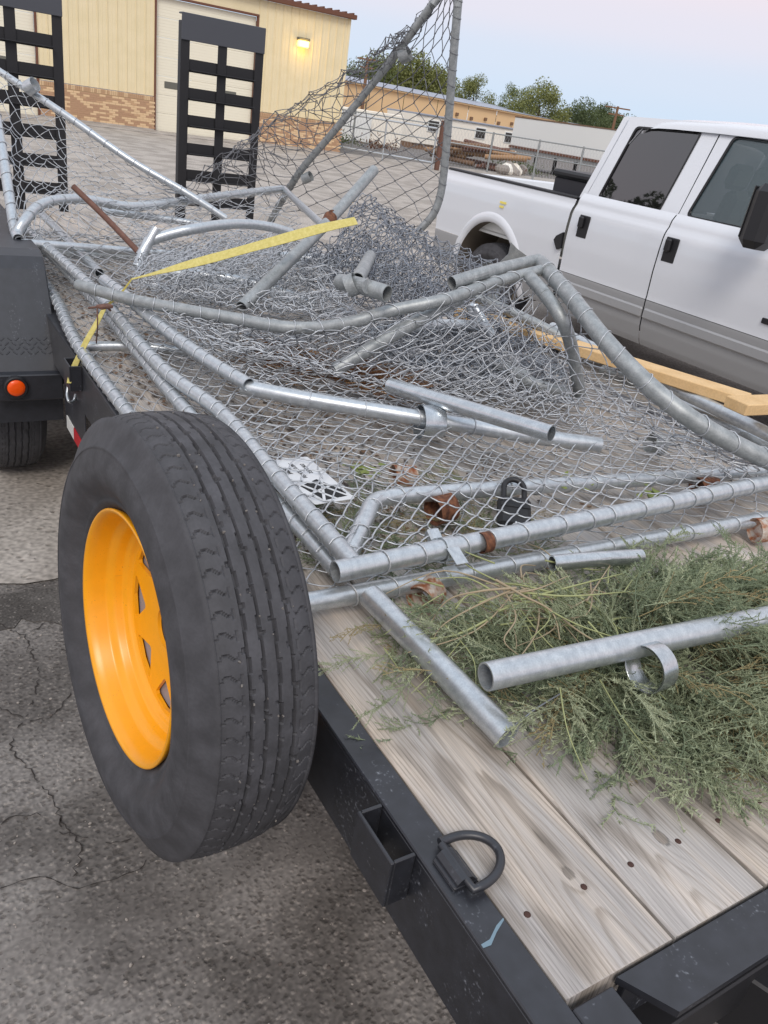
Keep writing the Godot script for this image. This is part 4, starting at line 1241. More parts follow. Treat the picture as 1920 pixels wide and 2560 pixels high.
	weave(n1, [[Vector3(0.9296, 0.945, -3.597), Vector3(1.286, 0.975, -3.873), Vector3(1.722, 0.995, -4.084), Vector3(1.816, 1.025, -3.559)], [Vector3(0.9117, 0.935, -3.34), Vector3(1.137, 0.965, -3.31), Vector3(1.424, 0.975, -3.306), Vector3(1.604, 1.015, -3.008)], [Vector3(0.9234, 0.935, -3.046), Vector3(1.105, 0.945, -2.927), Vector3(1.255, 0.965, -2.74), Vector3(1.443, 0.995, -2.523)]], 30, 34, 0.0021, 0.035, 3.0, 68, 0.008)
	weave(n1, [[Vector3(1.01, 1.035, -3.341), Vector3(1.311, 1.065, -3.511), Vector3(1.609, 1.085, -3.579), Vector3(1.668, 1.125, -3.123)], [Vector3(0.9348, 1.035, -3.039), Vector3(1.16, 1.065, -3.007), Vector3(1.337, 1.085, -2.876), Vector3(1.398, 1.135, -2.534)], [Vector3(0.9392, 1.015, -2.813), Vector3(1.09, 1.035, -2.658), Vector3(1.21, 1.055, -2.451), Vector3(1.287, 1.095, -2.202)]], 28, 30, 0.0021, 0.035, 3.0, 69, 0.008)
	top("crumpled_mesh", n1, M.wire, "low crumpled heap of loose chain-link under the long yellow strap", "wire mesh", "loose crumpled mesh")
	var n2 := Mb.new()
	weave(n2, ring_of([Vector3(1.932, 1.19, -3.35), Vector3(1.959, 1.149, -3.2), Vector3(2.023, 1.115, -3), Vector3(2.143, 1.084, -2.85), Vector3(2.239, 1.057, -2.65)], 0.10, 0.08, 1.7, 15), 32, 30, 0.0022, 0.018, 2.5, 71, 0.008)
	weave(n2, [[Vector3(1.841, 1.202, -3.4), Vector3(1.917, 1.333, -3.4), Vector3(1.983, 1.298, -3.3), Vector3(2.135, 1.204, -3.1), Vector3(2.322, 1.1, -2.8)], [Vector3(1.638, 1.112, -3.1), Vector3(1.758, 1.233, -3.1), Vector3(1.86, 1.224, -3), Vector3(2.044, 1.148, -2.85), Vector3(2.216, 1.078, -2.6)], [Vector3(1.5, 1.065, -2.85), Vector3(1.652, 1.148, -2.85), Vector3(1.762, 1.143, -2.75), Vector3(1.926, 1.088, -2.6), Vector3(2.105, 1.049, -2.45)], [Vector3(1.454, 1.036, -2.65), Vector3(1.558, 1.08, -2.6), Vector3(1.66, 1.062, -2.5), Vector3(1.853, 1.032, -2.45), Vector3(2.016, 1.013, -2.35)]], 30, 24, 0.0023, 0.03, 2.5, 72, 0.008)
	weave(n2, ring_of([Vector3(1.696, 1.114, -3.1), Vector3(1.786, 1.078, -2.9), Vector3(1.914, 1.027, -2.65)], 0.07, 0.09, 1.6, 14), 28, 24, 0.0022, 0.018, 2.5, 73, 0.008)
	weave(n2, ring_of([Vector3(1.498, 1.095, -3), Vector3(1.588, 1.083, -2.85), Vector3(1.7, 1.048, -2.65), Vector3(1.778, 1.018, -2.5)], 0.06, 0.07, 1.5, 13), 24, 26, 0.0022, 0.018, 2.5, 75, 0.008)
	top("mesh_roll", n2, M.wire_dark, "spiky roll of crushed chain-link rising in front of the truck wheel", "wire mesh", "loose crumpled mesh")
	var n3 := Mb.new()
	weave(n3, [[Vector3(1.573, 0.975, -2.598), Vector3(1.801, 0.995, -2.528), Vector3(2.069, 1.005, -2.495), Vector3(2.29, 0.975, -2.368)], [Vector3(1.554, 0.915, -2.486), Vector3(1.722, 0.935, -2.363), Vector3(1.97, 0.945, -2.318), Vector3(2.243, 0.915, -2.245)], [Vector3(1.463, 0.875, -2.288), Vector3(1.62, 0.895, -2.17), Vector3(1.854, 0.895, -2.103), Vector3(2.099, 0.875, -2.002)]], 36, 34, 0.0020, 0.045, 4.0, 79, 0.009)
	weave(n3, [[Vector3(1.426, 0.935, -2.474), Vector3(1.729, 0.965, -2.523), Vector3(2.009, 0.975, -2.486), Vector3(2.311, 0.945, -2.357)], [Vector3(1.406, 0.895, -2.366), Vector3(1.653, 0.915, -2.333), Vector3(1.911, 0.925, -2.285), Vector3(2.215, 0.895, -2.159)], [Vector3(1.383, 0.855, -2.228), Vector3(1.563, 0.875, -2.129), Vector3(1.778, 0.875, -2.021), Vector3(2.048, 0.855, -1.898)]], 36, 32, 0.0020, 0.04, 3.5, 81, 0.009)
	weave(n3, [[Vector3(1.696, 0.915, -2.7), Vector3(1.905, 0.925, -2.605), Vector3(2.258, 0.915, -2.516)], [Vector3(1.64, 0.855, -2.525), Vector3(1.838, 0.865, -2.43), Vector3(2.202, 0.865, -2.352)], [Vector3(1.55, 0.835, -2.31), Vector3(1.75, 0.845, -2.216), Vector3(2.068, 0.845, -2.09)]], 26, 32, 0.0019, 0.05, 6.0, 83, 0.009)
	top("crumpled_mesh", n3, M.wire_dark, "flattened tangle of chain-link beneath the peak of the buckled gate", "wire mesh", "loose crumpled mesh")

func make_loose() -> void:
	loose_pipe("fence_pipe", "short bright pipe with open end lying above the dry grass", [Vector3(1.251, 0.965, -1.914), Vector3(1.422, 1.01, -1.39)], 0.0225, M.galv_shiny)
	var pl := loose_pipe("fence_pipe", "straight grey pole leaning across the heap with a rusty clamp", [Vector3(1.879, 1.455, -3.253), Vector3(1.56, 1.265, -3.01), Vector3(1.228, 1.125, -2.711), Vector3(1.033, 1.025, -2.568)], 0.0225, M.galv_dull)
	var pc := Mb.new()
	band(pc, Vector3(1.56, 1.265, -3.01), Vector3(0.55, 0.5, -0.6), 0.027, 0.05, 0.004, 16)
	pc.box(Vector3(1.587, 1.275, -3.035), Vector3(0.03, 0.06, 0.012), Basis(Vector3.UP, 0.5), 0.002)
	part(pl, "clamp", pc, M.rust)
	loose_pipe("fence_pipe", "thin rusty brown pipe slanting through the far mesh", [Vector3(0.7716, 1.195, -3.988), Vector3(0.8769, 1.095, -3.872), Vector3(0.9857, 0.975, -3.678)], 0.013, M.rust_pipe)
	loose_pipe("fence_pipe", "arched grey pipe behind the long yellow strap", [Vector3(1.013, 1.035, -3.65), Vector3(1.116, 1.075, -3.639), Vector3(1.225, 1.105, -3.632), Vector3(1.376, 1.12, -3.697), Vector3(1.518, 1.12, -3.758), Vector3(1.651, 1.11, -3.777), Vector3(1.769, 1.085, -3.806)], 0.0225, M.galv)
	loose_pipe("fence_pipe", "short stub pipe standing where the arched pipe begins", [Vector3(0.9751, 0.975, -3.625), Vector3(0.9946, 1.005, -3.633), Vector3(1.017, 1.04, -3.652)], 0.0235, M.galv)
	loose_pipe("fence_pipe", "sagging pipe half buried in the crumpled mesh heap", [Vector3(0.9165, 1.015, -3.106), Vector3(1.085, 1.02, -3.061), Vector3(1.256, 1.015, -2.956), Vector3(1.347, 0.995, -2.88), Vector3(1.434, 0.965, -2.818)], 0.0225, M.galv)
	loose_pipe("fence_pipe", "short horizontal pipe just below the yellow strap end", [Vector3(1.458, 1.075, -3.241), Vector3(1.569, 1.075, -3.224), Vector3(1.696, 1.075, -3.127)], 0.021, M.galv)
	loose_pipe("fence_pipe", "upper of two open-mouthed pipes poking out of the mesh", [Vector3(1.245, 1.215, -2.174), Vector3(1.353, 1.205, -2.339), Vector3(1.645, 1.175, -2.795)], 0.0225, M.galv_dull)
	var cr := loose_pipe("fence_pipe", "lower open-mouthed pipe with crushed rim poking out of the mesh", [Vector3(1.278, 1.205, -2.043), Vector3(1.259, 1.205, -2.09), Vector3(1.228, 1.205, -2.148), Vector3(1.214, 1.195, -2.225)], 0.0250, M.galv_dull)
	var cb := Mb.new()
	band(cb, Vector3(1.213, 1.205, -2.146), Vector3(0.6, 0.5, 0.5), 0.034, 0.03, 0.003, 20)
	part(cr, "collar", cb, M.galv_dull)
	loose_pipe("fence_pipe", "broken pipe with rusty end lying inside the mesh tent", [Vector3(1.849, 0.935, -2.163), Vector3(1.875, 0.93, -2.107), Vector3(1.898, 0.915, -2.006), Vector3(2.012, 0.895, -1.936)], 0.021, M.galv_dull)
	loose_pipe("fence_pipe", "pipe crossing behind the brace in front of the lumber", [Vector3(1.503, 1.015, -2.327), Vector3(1.741, 1.015, -2.388), Vector3(1.944, 1.005, -2.408)], 0.021, M.galv)
	loose_pipe("fence_pipe", "slanting strut pipe with rusted foot above the lumber", [Vector3(1.898, 1.075, -2.433), Vector3(1.915, 1.025, -2.336), Vector3(1.925, 0.995, -2.297)], 0.018, M.galv)
	loose_pipe("fence_pipe", "dull rail slanting behind the mesh tent towards the truck door", [Vector3(2.093, 1.055, -2.682), Vector3(2.201, 1.025, -2.484), Vector3(2.32, 0.975, -2.257)], 0.021, M.galv_dull)
	var fp := loose_pipe("fence_pipe", "nearest thick pipe with welded ring lying over the green weeds", [Vector3(0.7424, 0.91, -0.7357), Vector3(1.063, 0.915, -0.7066), Vector3(1.384, 0.92, -0.6744), Vector3(1.667, 0.92, -0.652)], 0.0235, M.galv)
	var fr := Mb.new()
	band(fr, Vector3(1.06, 0.893, -0.6686), Vector3(1, 0.0, -0.02), 0.043, 0.036, 0.004, 30)
	part(fp, "ring", fr, M.galv_shiny)
	var wl := Mb.new()
	wl.tube(curve([Vector3(1.048, 0.903, -0.7166), Vector3(1.061, 0.899, -0.7078), Vector3(1.08, 0.901, -0.7055)], 3), 0.008, 6, 0.0, 0.004)
	part(fp, "weld_bead", wl, M.weld)
	loose_pipe("fence_pipe", "bare pipe end reaching from under the gates onto the front planks", [Vector3(0.7306, 0.85, -1.077), Vector3(0.7502, 0.837, -0.8563), Vector3(0.7711, 0.82, -0.6834)], 0.0235, M.galv)
	loose_pipe("fence_pipe", "crushed short pipe resting against the lowest front rail", [Vector3(1.133, 0.89, -1.014), Vector3(1.23, 0.893, -0.9952), Vector3(1.365, 0.887, -0.9796)], 0.0175, M.galv_shiny)
	loose_pipe("fence_pipe", "smooth pipe alongside the rear gate rail near the lumber", [Vector3(2.503, 0.865, -1.957), Vector3(2.496, 0.865, -1.683), Vector3(2.502, 0.865, -1.451), Vector3(2.522, 0.865, -1.254)], 0.021, M.galv)
	loose_pipe("fence_pipe", "ribbed rail running from the hoop gate towards the strap", [Vector3(0.7908, 0.915, -5.227), Vector3(0.7952, 0.91, -4.377), Vector3(0.7885, 0.905, -3.579)], 0.0205, M.galv)
	# collars
	for q in [[Vector3(1.091, 0.85, -1.36), Vector3(1, 0.1, -0.1), 0.036, 0.055, "rust", "fully rusted collar lying under the mesh beside the padlock"], [Vector3(1.108, 0.835, -1.565), Vector3(1, 0, 0.25), 0.036, 0.06, "half_rust", "half rusted collar under the mesh near the company plate"], [Vector3(0.8815, 0.81, -1.095), Vector3(0.9, 0.15, -0.45), 0.034, 0.05, "half_rust", "orange rusted collar resting on the weeds below the front rail"], [Vector3(1.993, 0.835, -1.288), Vector3(1, 0, 0.2), 0.034, 0.07, "rust", "dark rusty collar under the mesh at the far end of the rails"], [Vector3(2.074, 0.855, -1.564), Vector3(0.9, -0.2, 0.3), 0.034, 0.05, "galv_dull", "pale bell-shaped pipe cap hanging below the folded rail"]]:
		var b := Mb.new()
		band(b, q[0], q[1], q[2], q[3], 0.004, 26)
		top("pipe_collar", b, M[q[4]], q[5], "pipe fitting", "loose pipe collars")
	# torn sheet of metal by the truck wheel
	var ts := Mb.new()
	var s0 := [2.0904867603701076, 1.244760435058621, -2.55]
	ts.prism(PackedVector2Array([Vector2(0, 0), Vector2(0.15, -0.005), Vector2(0.115, 0.03), Vector2(0.06, 0.062), Vector2(0.026, 0.088), Vector2(0.03, 0.04)]), Transform3D(Basis(Vector3(0.92, 0.1, 0.35), Vector3(-0.05, 1, 0.2).normalized(), Vector3(-0.35, -0.1, 0.93)), Vector3(s0[0], s0[1] - 0.03, s0[2])), 0.003)
	top("torn_metal_sheet", ts, M.galv_dull, "torn triangular scrap of sheet metal sticking up by the truck wheel", "scrap metal")
	# padlock seen through the mesh
	var pk := thing("padlock", "large dark weathered padlock lying under the mesh on the weeds", "padlock", Vector3(1.265, 0.845, -1.285))
	var pb := Mb.new()
	var bs := Basis(Vector3(0.93, 0.0, 0.36).normalized(), 0.0) * Basis(Vector3.UP, -0.55) * Basis(Vector3.RIGHT, -1.0)
	var pc0 := Vector3(1.250,0.857,-1.279)
	pb.box(pc0, Vector3(0.082, 0.088, 0.034), bs, 0.010)
	pb.box(pc0 + bs * Vector3(0, 0.014, 0.0178), Vector3(0.074, 0.012, 0.003), bs, 0.001)
	part(pk, "body", pb, M.black_plain)
	var sh := PackedVector3Array()
	for i in 17:
		var an := PI * i / 16.0
		sh.append(pc0 + bs * Vector3(cos(an) * 0.026, 0.072 + sin(an) * 0.028, 0))
	sh = PackedVector3Array([pc0 + bs * Vector3(0.026, 0.036, 0)]) + sh + PackedVector3Array([pc0 + bs * Vector3(-0.026, 0.036, 0)])
	var sb := Mb.new()
	sb.tube(sh, 0.0072, 10)
	part(pk, "shackle", sb, M.black_plain)
	var rv := Mb.new()
	rv.lathe([Vector2(0.003, 0.0), Vector2(0.0025, 0.002), Vector2(0.0001, 0.0025)], Transform3D(bs * Basis(Vector3(0, 0, 1), Vector3(0, 1, 0), Vector3(-1, 0, 0)), pc0 + bs * Vector3(0.002, -0.034, 0.0168)), 8, true)
	part(pk, "rivet", rv, M.galv)
	make_plate()
	# lumber
	var lb := Mb.new()
	lb.beam(Vector3(2.092, 0.975, -2.743), Vector3(2.535, 0.965, -1.604), 0.10, 0.038, Vector3.UP, 0.003)
	top("lumber_board", lb, M.lumber, "long fresh yellow board along the trailer edge beside the truck", "board", "lumber on the load")
	var l2 := Mb.new()
	l2.beam(Vector3(2.277, 1.01, -1.472), Vector3(2.719, 1.01, -1.44), 0.09, 0.038, Vector3.UP, 0.003)
	top("lumber_board", l2, M.lumber, "short split board laid across the end of the long yellow board", "board", "lumber on the load")
	# ratchet strap
	var sp := thing("ratchet_strap", "yellow ratchet strap pulled over the heap and hooked below the rail", "strap", Vector3(0.7154, 1.075, -2.738))
	strap_part(sp, "webbing", [Vector3(0.7216, 1.06, -2.793), Vector3(0.8231, 1.11, -2.721), Vector3(0.9824, 1.16, -2.71), Vector3(1.169, 1.23, -2.665), Vector3(1.348, 1.285, -2.663), Vector3(1.474, 1.325, -2.635)], [0.012, 0.028, 0.045, 0.048, 0.048, 0.046], M.strap, Vector3(0.2, 1.0, 0.45))
	strap_part(sp, "tail", [Vector3(0.6451, 0.945, -2.859), Vector3(0.5994, 0.905, -2.789), Vector3(0.558, 0.84, -2.775), Vector3(0.5226, 0.755, -2.787), Vector3(0.4949, 0.715, -2.739)], [0.014, 0.018, 0.021, 0.022, 0.014], M.strap, Vector3(-0.4, 0.8, 0.6))
	strap_part(sp, "knot", [Vector3(0.7216, 1.06, -2.793), Vector3(0.689, 1, -2.825), Vector3(0.6451, 0.945, -2.859)], [0.014, 0.02, 0.022], M.strap_dirty, Vector3(0.2, 1.0, 0.45))
	var hk := Mb.new()
	hk.tube(curve([Vector3(0.515, 0.679, -2.849), Vector3(0.505, 0.6423, -2.832), Vector3(0.505, 0.6255, -2.8), Vector3(0.53, 0.6071, -2.855), Vector3(0.54, 0.6306, -2.861)], 4), 0.005, 8)
	part(sp, "hook", hk, M.galv)
	var tw := Mb.new()
	tw.tube(curve([Vector3(0.5727, 0.965, -2.768), Vector3(0.5875, 0.975, -2.74), Vector3(0.6147, 0.985, -2.724), Vector3(0.6408, 0.96, -2.759)], 4), 0.004, 6)
	tw.box(Vector3(0.6168, 0.98, -2.733), Vector3(0.05, 0.012, 0.03), Basis(Vector3.UP, 0.5), 0.003)
	tw.tube(curve([Vector3(0.5917, 0.975, -2.731), Vector3(0.5891, 0.925, -2.717), Vector3(0.6014, 0.835, -2.799)], 4), 0.0022, 6)
	top("wire_tie", tw, M.rust_pipe, "twisted rusty wire tie on the rail above the strap tail", "wire")
	# loose single wires
	var lw := Mb.new()
	lw.tube(curve([Vector3(0.8173, 0.805, -0.7149), Vector3(0.8562, 0.825, -0.7157), Vector3(0.9131, 0.835, -0.722)], 4), 0.0016, 5)
	top("loose_wire", lw, M.wire_dark, "thin loose wire sticking out of the bare pipe end", "wire")

func strap_part(t: Node3D, called: String, pts: Array, wid: Array, m: Material, face: Vector3) -> void:
	var b := Mb.new()
	var top_row := PackedVector3Array()
	var mid_row := PackedVector3Array()
	var bot_row := PackedVector3Array()
	var path := curve(pts, 5)
	for i in path.size():
		var d := (path[mini(i + 1, path.size() - 1)] - path[maxi(i - 1, 0)]).normalized()
		var s := d.cross(face).normalized()
		var u := float(i) / (path.size() - 1) * (wid.size() - 1)
		var k := mini(int(u), wid.size() - 2)
		var w := lerpf(wid[k], wid[k + 1], u - k) * 0.5
		top_row.append(path[i] + s * w); mid_row.append(path[i] + face.normalized() * 0.0015); bot_row.append(path[i] - s * w)
	b.grid([top_row, mid_row, bot_row])
	var off := face.normalized() * -0.0022
	var rows := [PackedVector3Array(), PackedVector3Array()]
	for i in path.size():
		rows[0].append(top_row[i] + off); rows[1].append(bot_row[i] + off)
	b.grid(rows, true)
	b.grid([rows[0], top_row]); b.grid([bot_row, rows[1]])
	part(t, called, b, m)

# company plate wired to the mesh: flat print, lettering as thin raised text
func make_plate() -> void:
	var p0 := Vector3(0.7657,0.8730,-1.6663)
	var p1 := Vector3(0.8740,0.8730,-1.6714)
	var p2 := Vector3(0.8337,0.8700,-1.4330)
	var p3 := Vector3(0.7504,0.8700,-1.4170)
	var t := thing("company_plate", "white fence company plate with black lettering wired to the mesh", "sign", p0)
	var ex := (p1 - p0)
	var wid := ex.length()
	ex = ex.normalized()
	var ey := ((p3 - p0) + (p2 - p1)) * 0.5
	ey = (ey - ex * ey.dot(ex))
	var hei := ey.length()
	ey = ey.normalized()
	var up := ey.cross(ex).normalized()
	if up.y < 0.0: up = -up
	var x := Transform3D(Basis(ex, ey, up), p0)
	var b := Mb.new()
	b.prism(PackedVector2Array([Vector2(0.004, 0), Vector2(wid - 0.004, 0), Vector2(wid, 0.004), Vector2(wid, hei - 0.004), Vector2(wid - 0.004, hei), Vector2(0.004, hei), Vector2(0, hei - 0.004), Vector2(0, 0.004)]), x, 0.0015)
	part(t, "panel", b, M.white_sign)
	# printed fence picture: dark field with white lattice
	var dk := Mb.new()
	var at_up := func(d: float) -> Transform3D: return Transform3D(x.basis, x.origin + up * d)
	dk.prism(PackedVector2Array([Vector2(wid * 0.10, hei * 0.62), Vector2(wid * 0.62, hei * 0.52), Vector2(wid * 0.95, hei * 0.84), Vector2(wid * 0.88, hei * 0.93), Vector2(wid * 0.30, hei * 0.95)]), at_up.call(0.0005), 0.0004)
	var lt := Mb.new()
	for q in [[0.12, 0.80, 0.92, 0.66], [0.28, 0.96, 0.72, 0.54], [0.16, 0.60, 0.60, 0.96], [0.40, 0.54, 0.90, 0.92]]:
		var s0 := Vector2(wid * q[0], hei * q[1])
		var s1 := Vector2(wid * q[2], hei * q[3])
		var pp := (s1 - s0).orthogonal().normalized() * 0.0035
		lt.prism(PackedVector2Array([s0 + pp, s1 + pp, s1 - pp, s0 - pp]), at_up.call(0.0009), 0.0003)
	part(t, "printed_lattice", lt, M.white_sign)
	part(t, "printed_fence", dk, M.print_black)
	var font := SystemFont.new()
	font.font_names = PackedStringArray(["Droid Sans"])
	var lines := [["JAMES", 0.17, 0.27], ["FENCE CO.INC.", 0.42, 0.28], ["332-1922", 0.66, 0.27]]
	for ln in lines:
		var tm := TextMesh.new()
		tm.text = ln[0]
		tm.font = font
		tm.font_size = 32
		tm.depth = 0.0006
		tm.pixel_size = 0.00042
		var o := MeshInstance3D.new()
		o.name = "lettering"
		o.mesh = tm
		o.material_override = M.print_black
		t.add_child(o, true)
		o.transform = Transform3D(Basis(-ey, -ex, up), ex * wid * float(ln[1]) + ey * hei * float(ln[2]) + up * 0.0008)

# ---- white pickup, parked alongside; its near flank faces -x ----
func side_x(y: float) -> float:
	# body section: slight barrel, tucked under at the sill
	var k := [[0.36, 4.80], [0.46, 4.745], [0.56, 4.715], [0.70, 4.70], [0.745, 4.697], [0.755, 4.703], [0.95, 4.692], [1.10, 4.695], [1.19, 4.702], [1.225, 4.712], [1.25, 4.730], [1.30, 4.742], [1.345, 4.775]]
	for i in k.size() - 1:
		if y <= k[i + 1][0]:
			var t: float = clampf((y - k[i][0]) / (k[i + 1][0] - k[i][0]), 0.0, 1.0)
			return lerpf(k[i][1], k[i + 1][1], t)
	return 4.775

func flank(z0: float, z1: float, y_top: float, y_bot: float, arch := [], off := 0.0, n := 40) -> Mb:
	# panel between two stations; its lower edge follows the wheel arch [z, y, radius]
	var rows := []
	for j in 27:
		var row := PackedVector3Array()
		for i in n + 1:
			var z := lerpf(z0, z1, float(i) / n)
			var lo := y_bot
			for a in arch:
				var dz: float = absf(z - a[0])
				if dz < a[2]: lo = maxf(lo, a[1] + sqrt(a[2] * a[2] - dz * dz) * a[3])
			lo = minf(lo, y_top)
			var y := lerpf(lo, y_top, float(j) / 26.0)
			row.append(Vector3(side_x(y) + off, y, z))
		rows.append(row)
	var b := Mb.new()
	b.grid(rows, true)
	return b

func green_x(y: float) -> float: return 4.78 + (y - 1.33) * 0.36

func rounded(p: Array, r: float) -> Array:
	var out := []
	var k := p.size()
	for i in k:
		var a: Vector2 = p[(i + k - 1) % k]
		var b: Vector2 = p[i]
		var c: Vector2 = p[(i + 1) % k]
		var d0 := (a - b).normalized()
		var d1 := (c - b).normalized()
		for s in 6:
			var t := s / 5.0
			var q0 := b + d0 * r
			var q1 := b + d1 * r
			out.append(q0.lerp(b, t).lerp(b.lerp(q1, t), t))
	return out

func ring_panel(outer: Array, inner: Array, off: float) -> Mb:
	# flat panel with a rounded opening, on the leaning plane of the cab side
	var b := Mb.new()
	var k := inner.size()
	var per := k / outer.size()
	var to3 := func(q: Vector2, o: float) -> Vector3: return Vector3(green_x(q.y) + o, q.y, q.x)
	for i in k:
		var o0: Vector2 = outer[i / per]
		var o1: Vector2 = outer[((i + 1) % k) / per]
		var i0: Vector2 = inner[i]
		var i1: Vector2 = inner[(i + 1) % k]
		b.tri(to3.call(o0, off), to3.call(i0, off), to3.call(i1, off), Vector3(-1, 0.3, 0))
		if o0 != o1: b.tri(to3.call(o0, off), to3.call(i1, off), to3.call(o1, off), Vector3(-1, 0.3, 0))
		b.quad(to3.call(i0, off), to3.call(i0, off + 0.03), to3.call(i1, off + 0.03), to3.call(i1, off))
	return b

func fill_panel(poly: Array, off: float, depth := 0.004) -> Mb:
	var b := Mb.new()
	var pv := PackedVector2Array()
	for q in poly: pv.append(Vector2(q.x, q.y))
	var id := Geometry2D.triangulate_polygon(pv)
	for i in range(0, id.size(), 3):
		var p := []
		for j in 3:
			var q := pv[id[i + j]]
			p.append(Vector3(green_x(q.y) + off, q.y, q.x))
		b.tri(p[0], p[1], p[2], Vector3(-1, 0.3, 0))
		b.tri(p[0] + Vector3(depth, 0, 0), p[1] + Vector3(depth, 0, 0), p[2] + Vector3(depth, 0, 0), Vector3(1, -0.3, 0))
	return b

func grow(poly: Array, d: float) -> Array:
	var c := Vector2.ZERO
	for q in poly: c += q
	c /= poly.size()
	var out := []
	for q in poly: out.append(q + (q - c).normalized() * d)
	return out

func make_truck() -> void:
	var t := thing("pickup_truck", "white crew-cab pickup with grey lower body parked beside the trailer", "truck", Vector3(5.7, 0, -4.2))
	var arch := [[-5.93, 0.47, 0.47, 1.06]]
	var farch := [[-2.05, 0.47, 0.47, 1.06]]
	# flank panels
	part(t, "bed_side", flank(-6.80, -4.985, 1.292, 0.752, arch, 0.0, 90), M.white_paint)
	part(t, "bed_lower_side", flank(-6.80, -4.985, 0.748, 0.44, arch, 0.004, 90), M.grey_paint)
	var doors := [[-4.955, -4.015], [-4.005, -2.87]]
	var hz := [-4.80, -3.915]
	for d in 2:
		var dr := thing_part(t, "door", Vector3(4.7, 0.4, (doors[d][0] + doors[d][1]) * 0.5))
		part(dr, "door_skin", flank(doors[d][0], doors[d][1], 1.345, 0.752), M.white_paint)
		part(dr, "door_lower_skin", flank(doors[d][0], doors[d][1], 0.748, 0.42, [], 0.004), M.grey_paint)
		var mo := Mb.new()
		mo.box(Vector3(4.704, 0.655, (doors[d][0] + doors[d][1]) * 0.5), Vector3(0.024, 0.075, doors[d][1] - doors[d][0] - 0.004), Basis.IDENTITY, 0.011)
		part(dr, "moulding", mo, M.grey_paint)
		var hd := Mb.new()
		hd.box(Vector3(4.696, 1.115, hz[d]), Vector3(0.012, 0.165, 0.115), Basis.IDENTITY, 0.005)
		part(dr, "handle_recess", hd, M.black_plain)
		var hp := Mb.new()
		hp.box(Vector3(4.678, 1.145, hz[d] - 0.018), Vector3(0.03, 0.085, 0.05), Basis(Vector3.UP, 0.06), 0.010)
		part(dr, "handle", hp, M.black_plain)
	part(t, "front_fender", flank(-2.86, -1.35, 1.20, 0.752, farch, 0.0, 60), M.white_paint)
	part(t, "front_lower_fender", flank(-2.86, -1.35, 0.748, 0.44, farch, 0.004, 60), M.grey_paint)
	part(t, "badge", one_box(Vector3(4.693, 0.86, -2.93), Vector3(0.012, 0.035, 0.26), 0.004), M.black_plain)
	# dark seams show between panels: the inner body behind them
	part(t, "inner_body", one_box(Vector3(5.715, 0.86, -3.9), Vector3(1.9, 0.72, 2.08), 0.05), M.cabin)
	# cab side above the belt
	var rw := rounded([Vector2(-4.776, 1.857), Vector2(-4.164, 1.873), Vector2(-4.176, 1.328), Vector2(-4.805, 1.334)], 0.035)
	var fw := rounded([Vector2(-3.896, 1.87), Vector2(-3.12, 1.862), Vector2(-2.80, 1.352), Vector2(-3.938, 1.343)], 0.04)
	var rear_out := [Vector2(-4.88, 1.92), Vector2(-4.023, 1.94), Vector2(-4.012, 1.335), Vector2(-4.93, 1.335)]
	var front_out := [Vector2(-4.011, 1.941), Vector2(-3.0, 1.905), Vector2(-2.62, 1.335), Vector2(-4.006, 1.335)]
	part(t, "rear_door_frame", ring_panel(rear_out, rw, 0.0), M.white_paint)
	part(t, "front_door_frame", ring_panel(front_out, fw, 0.0), M.white_paint)
	part(t, "cab_corner", fill_panel([Vector2(-4.949, 1.912), Vector2(-4.894, 1.922), Vector2(-4.935, 1.335), Vector2(-5.0, 1.30)], 0.002, 0.03), M.white_paint)
	for q in [[rw, "tinted_glass"], [fw, "clear_glass"]]:
		var s := Mb.new()
		s = ring_panel_loose(grow(q[0], 0.004), grow(q[0], -0.016), -0.004)
		part(t, "window_seal", s, M.black_gloss)
		part(t, "window_glass", fill_panel(grow(q[0], -0.012), 0.006), M[q[1]])
	# roof, crowned and rounded into the sides
	var rows := []
	for i in 9:
		var z := [-4.70, -4.64, -4.55, -4.40, -4.0, -3.5, -3.1, -2.95, -2.85][i] as float
		var up := [-0.10, -0.045, -0.015, 0.0, 0.015, 0.02, 0.012, 0.0, -0.02][i] as float
		var row := PackedVector3Array()
		for q in [[4.955, 1.868], [4.965, 1.896], [4.985, 1.918], [5.03, 1.936], [5.15, 1.952], [5.45, 1.966], [5.72, 1.970], [6.0, 1.966], [6.29, 1.952], [6.41, 1.936], [6.455, 1.918], [6.475, 1.896], [6.485, 1.868]]:
			row.append(Vector3(q[0], q[1] + up * (1.0 if q[1] > 1.88 else 0.4), z))
		rows.append(row)
	var rf := Mb.new()
	rf.grid(rows, true)
	part(t, "roof", rf, M.white_paint)
	# rear cab wall with window, far side, windscreen
	var bw := Mb.new()
	bw.quad(Vector3(4.775, 1.30, -4.99), Vector3(6.665, 1.30, -4.99), Vector3(6.47, 1.87, -4.70), Vector3(4.97, 1.87, -4.70))
	part(t, "cab_back", bw, M.white_paint)
	var bg := Mb.new()
	bg.quad(Vector3(5.05, 1.40, -4.955), Vector3(6.39, 1.40, -4.955), Vector3(6.30, 1.80, -4.75), Vector3(5.14, 1.80, -4.75))
	part(t, "rear_glass", bg, M.tinted_glass)
	var fs := Mb.new()
	fs.box(Vector3(6.70, 0.86, -4.1), Vector3(0.05, 0.85, 5.4), Basis.IDENTITY, 0.02)
	for z in [[-4.95, -4.65], [-4.03, -3.96]]:
		fs.quad(Vector3(6.66, 1.30, z[0]), Vector3(6.66, 1.30, z[1]), Vector3(6.48, 1.88, z[1]), Vector3(6.48, 1.88, z[0]))
	part(t, "far_side", fs, M.white_paint)
	var ws := Mb.new()
	ws.quad(Vector3(4.80, 1.33, -2.45), Vector3(6.64, 1.33, -2.45), Vector3(6.45, 1.90, -2.92), Vector3(4.99, 1.90, -2.92))
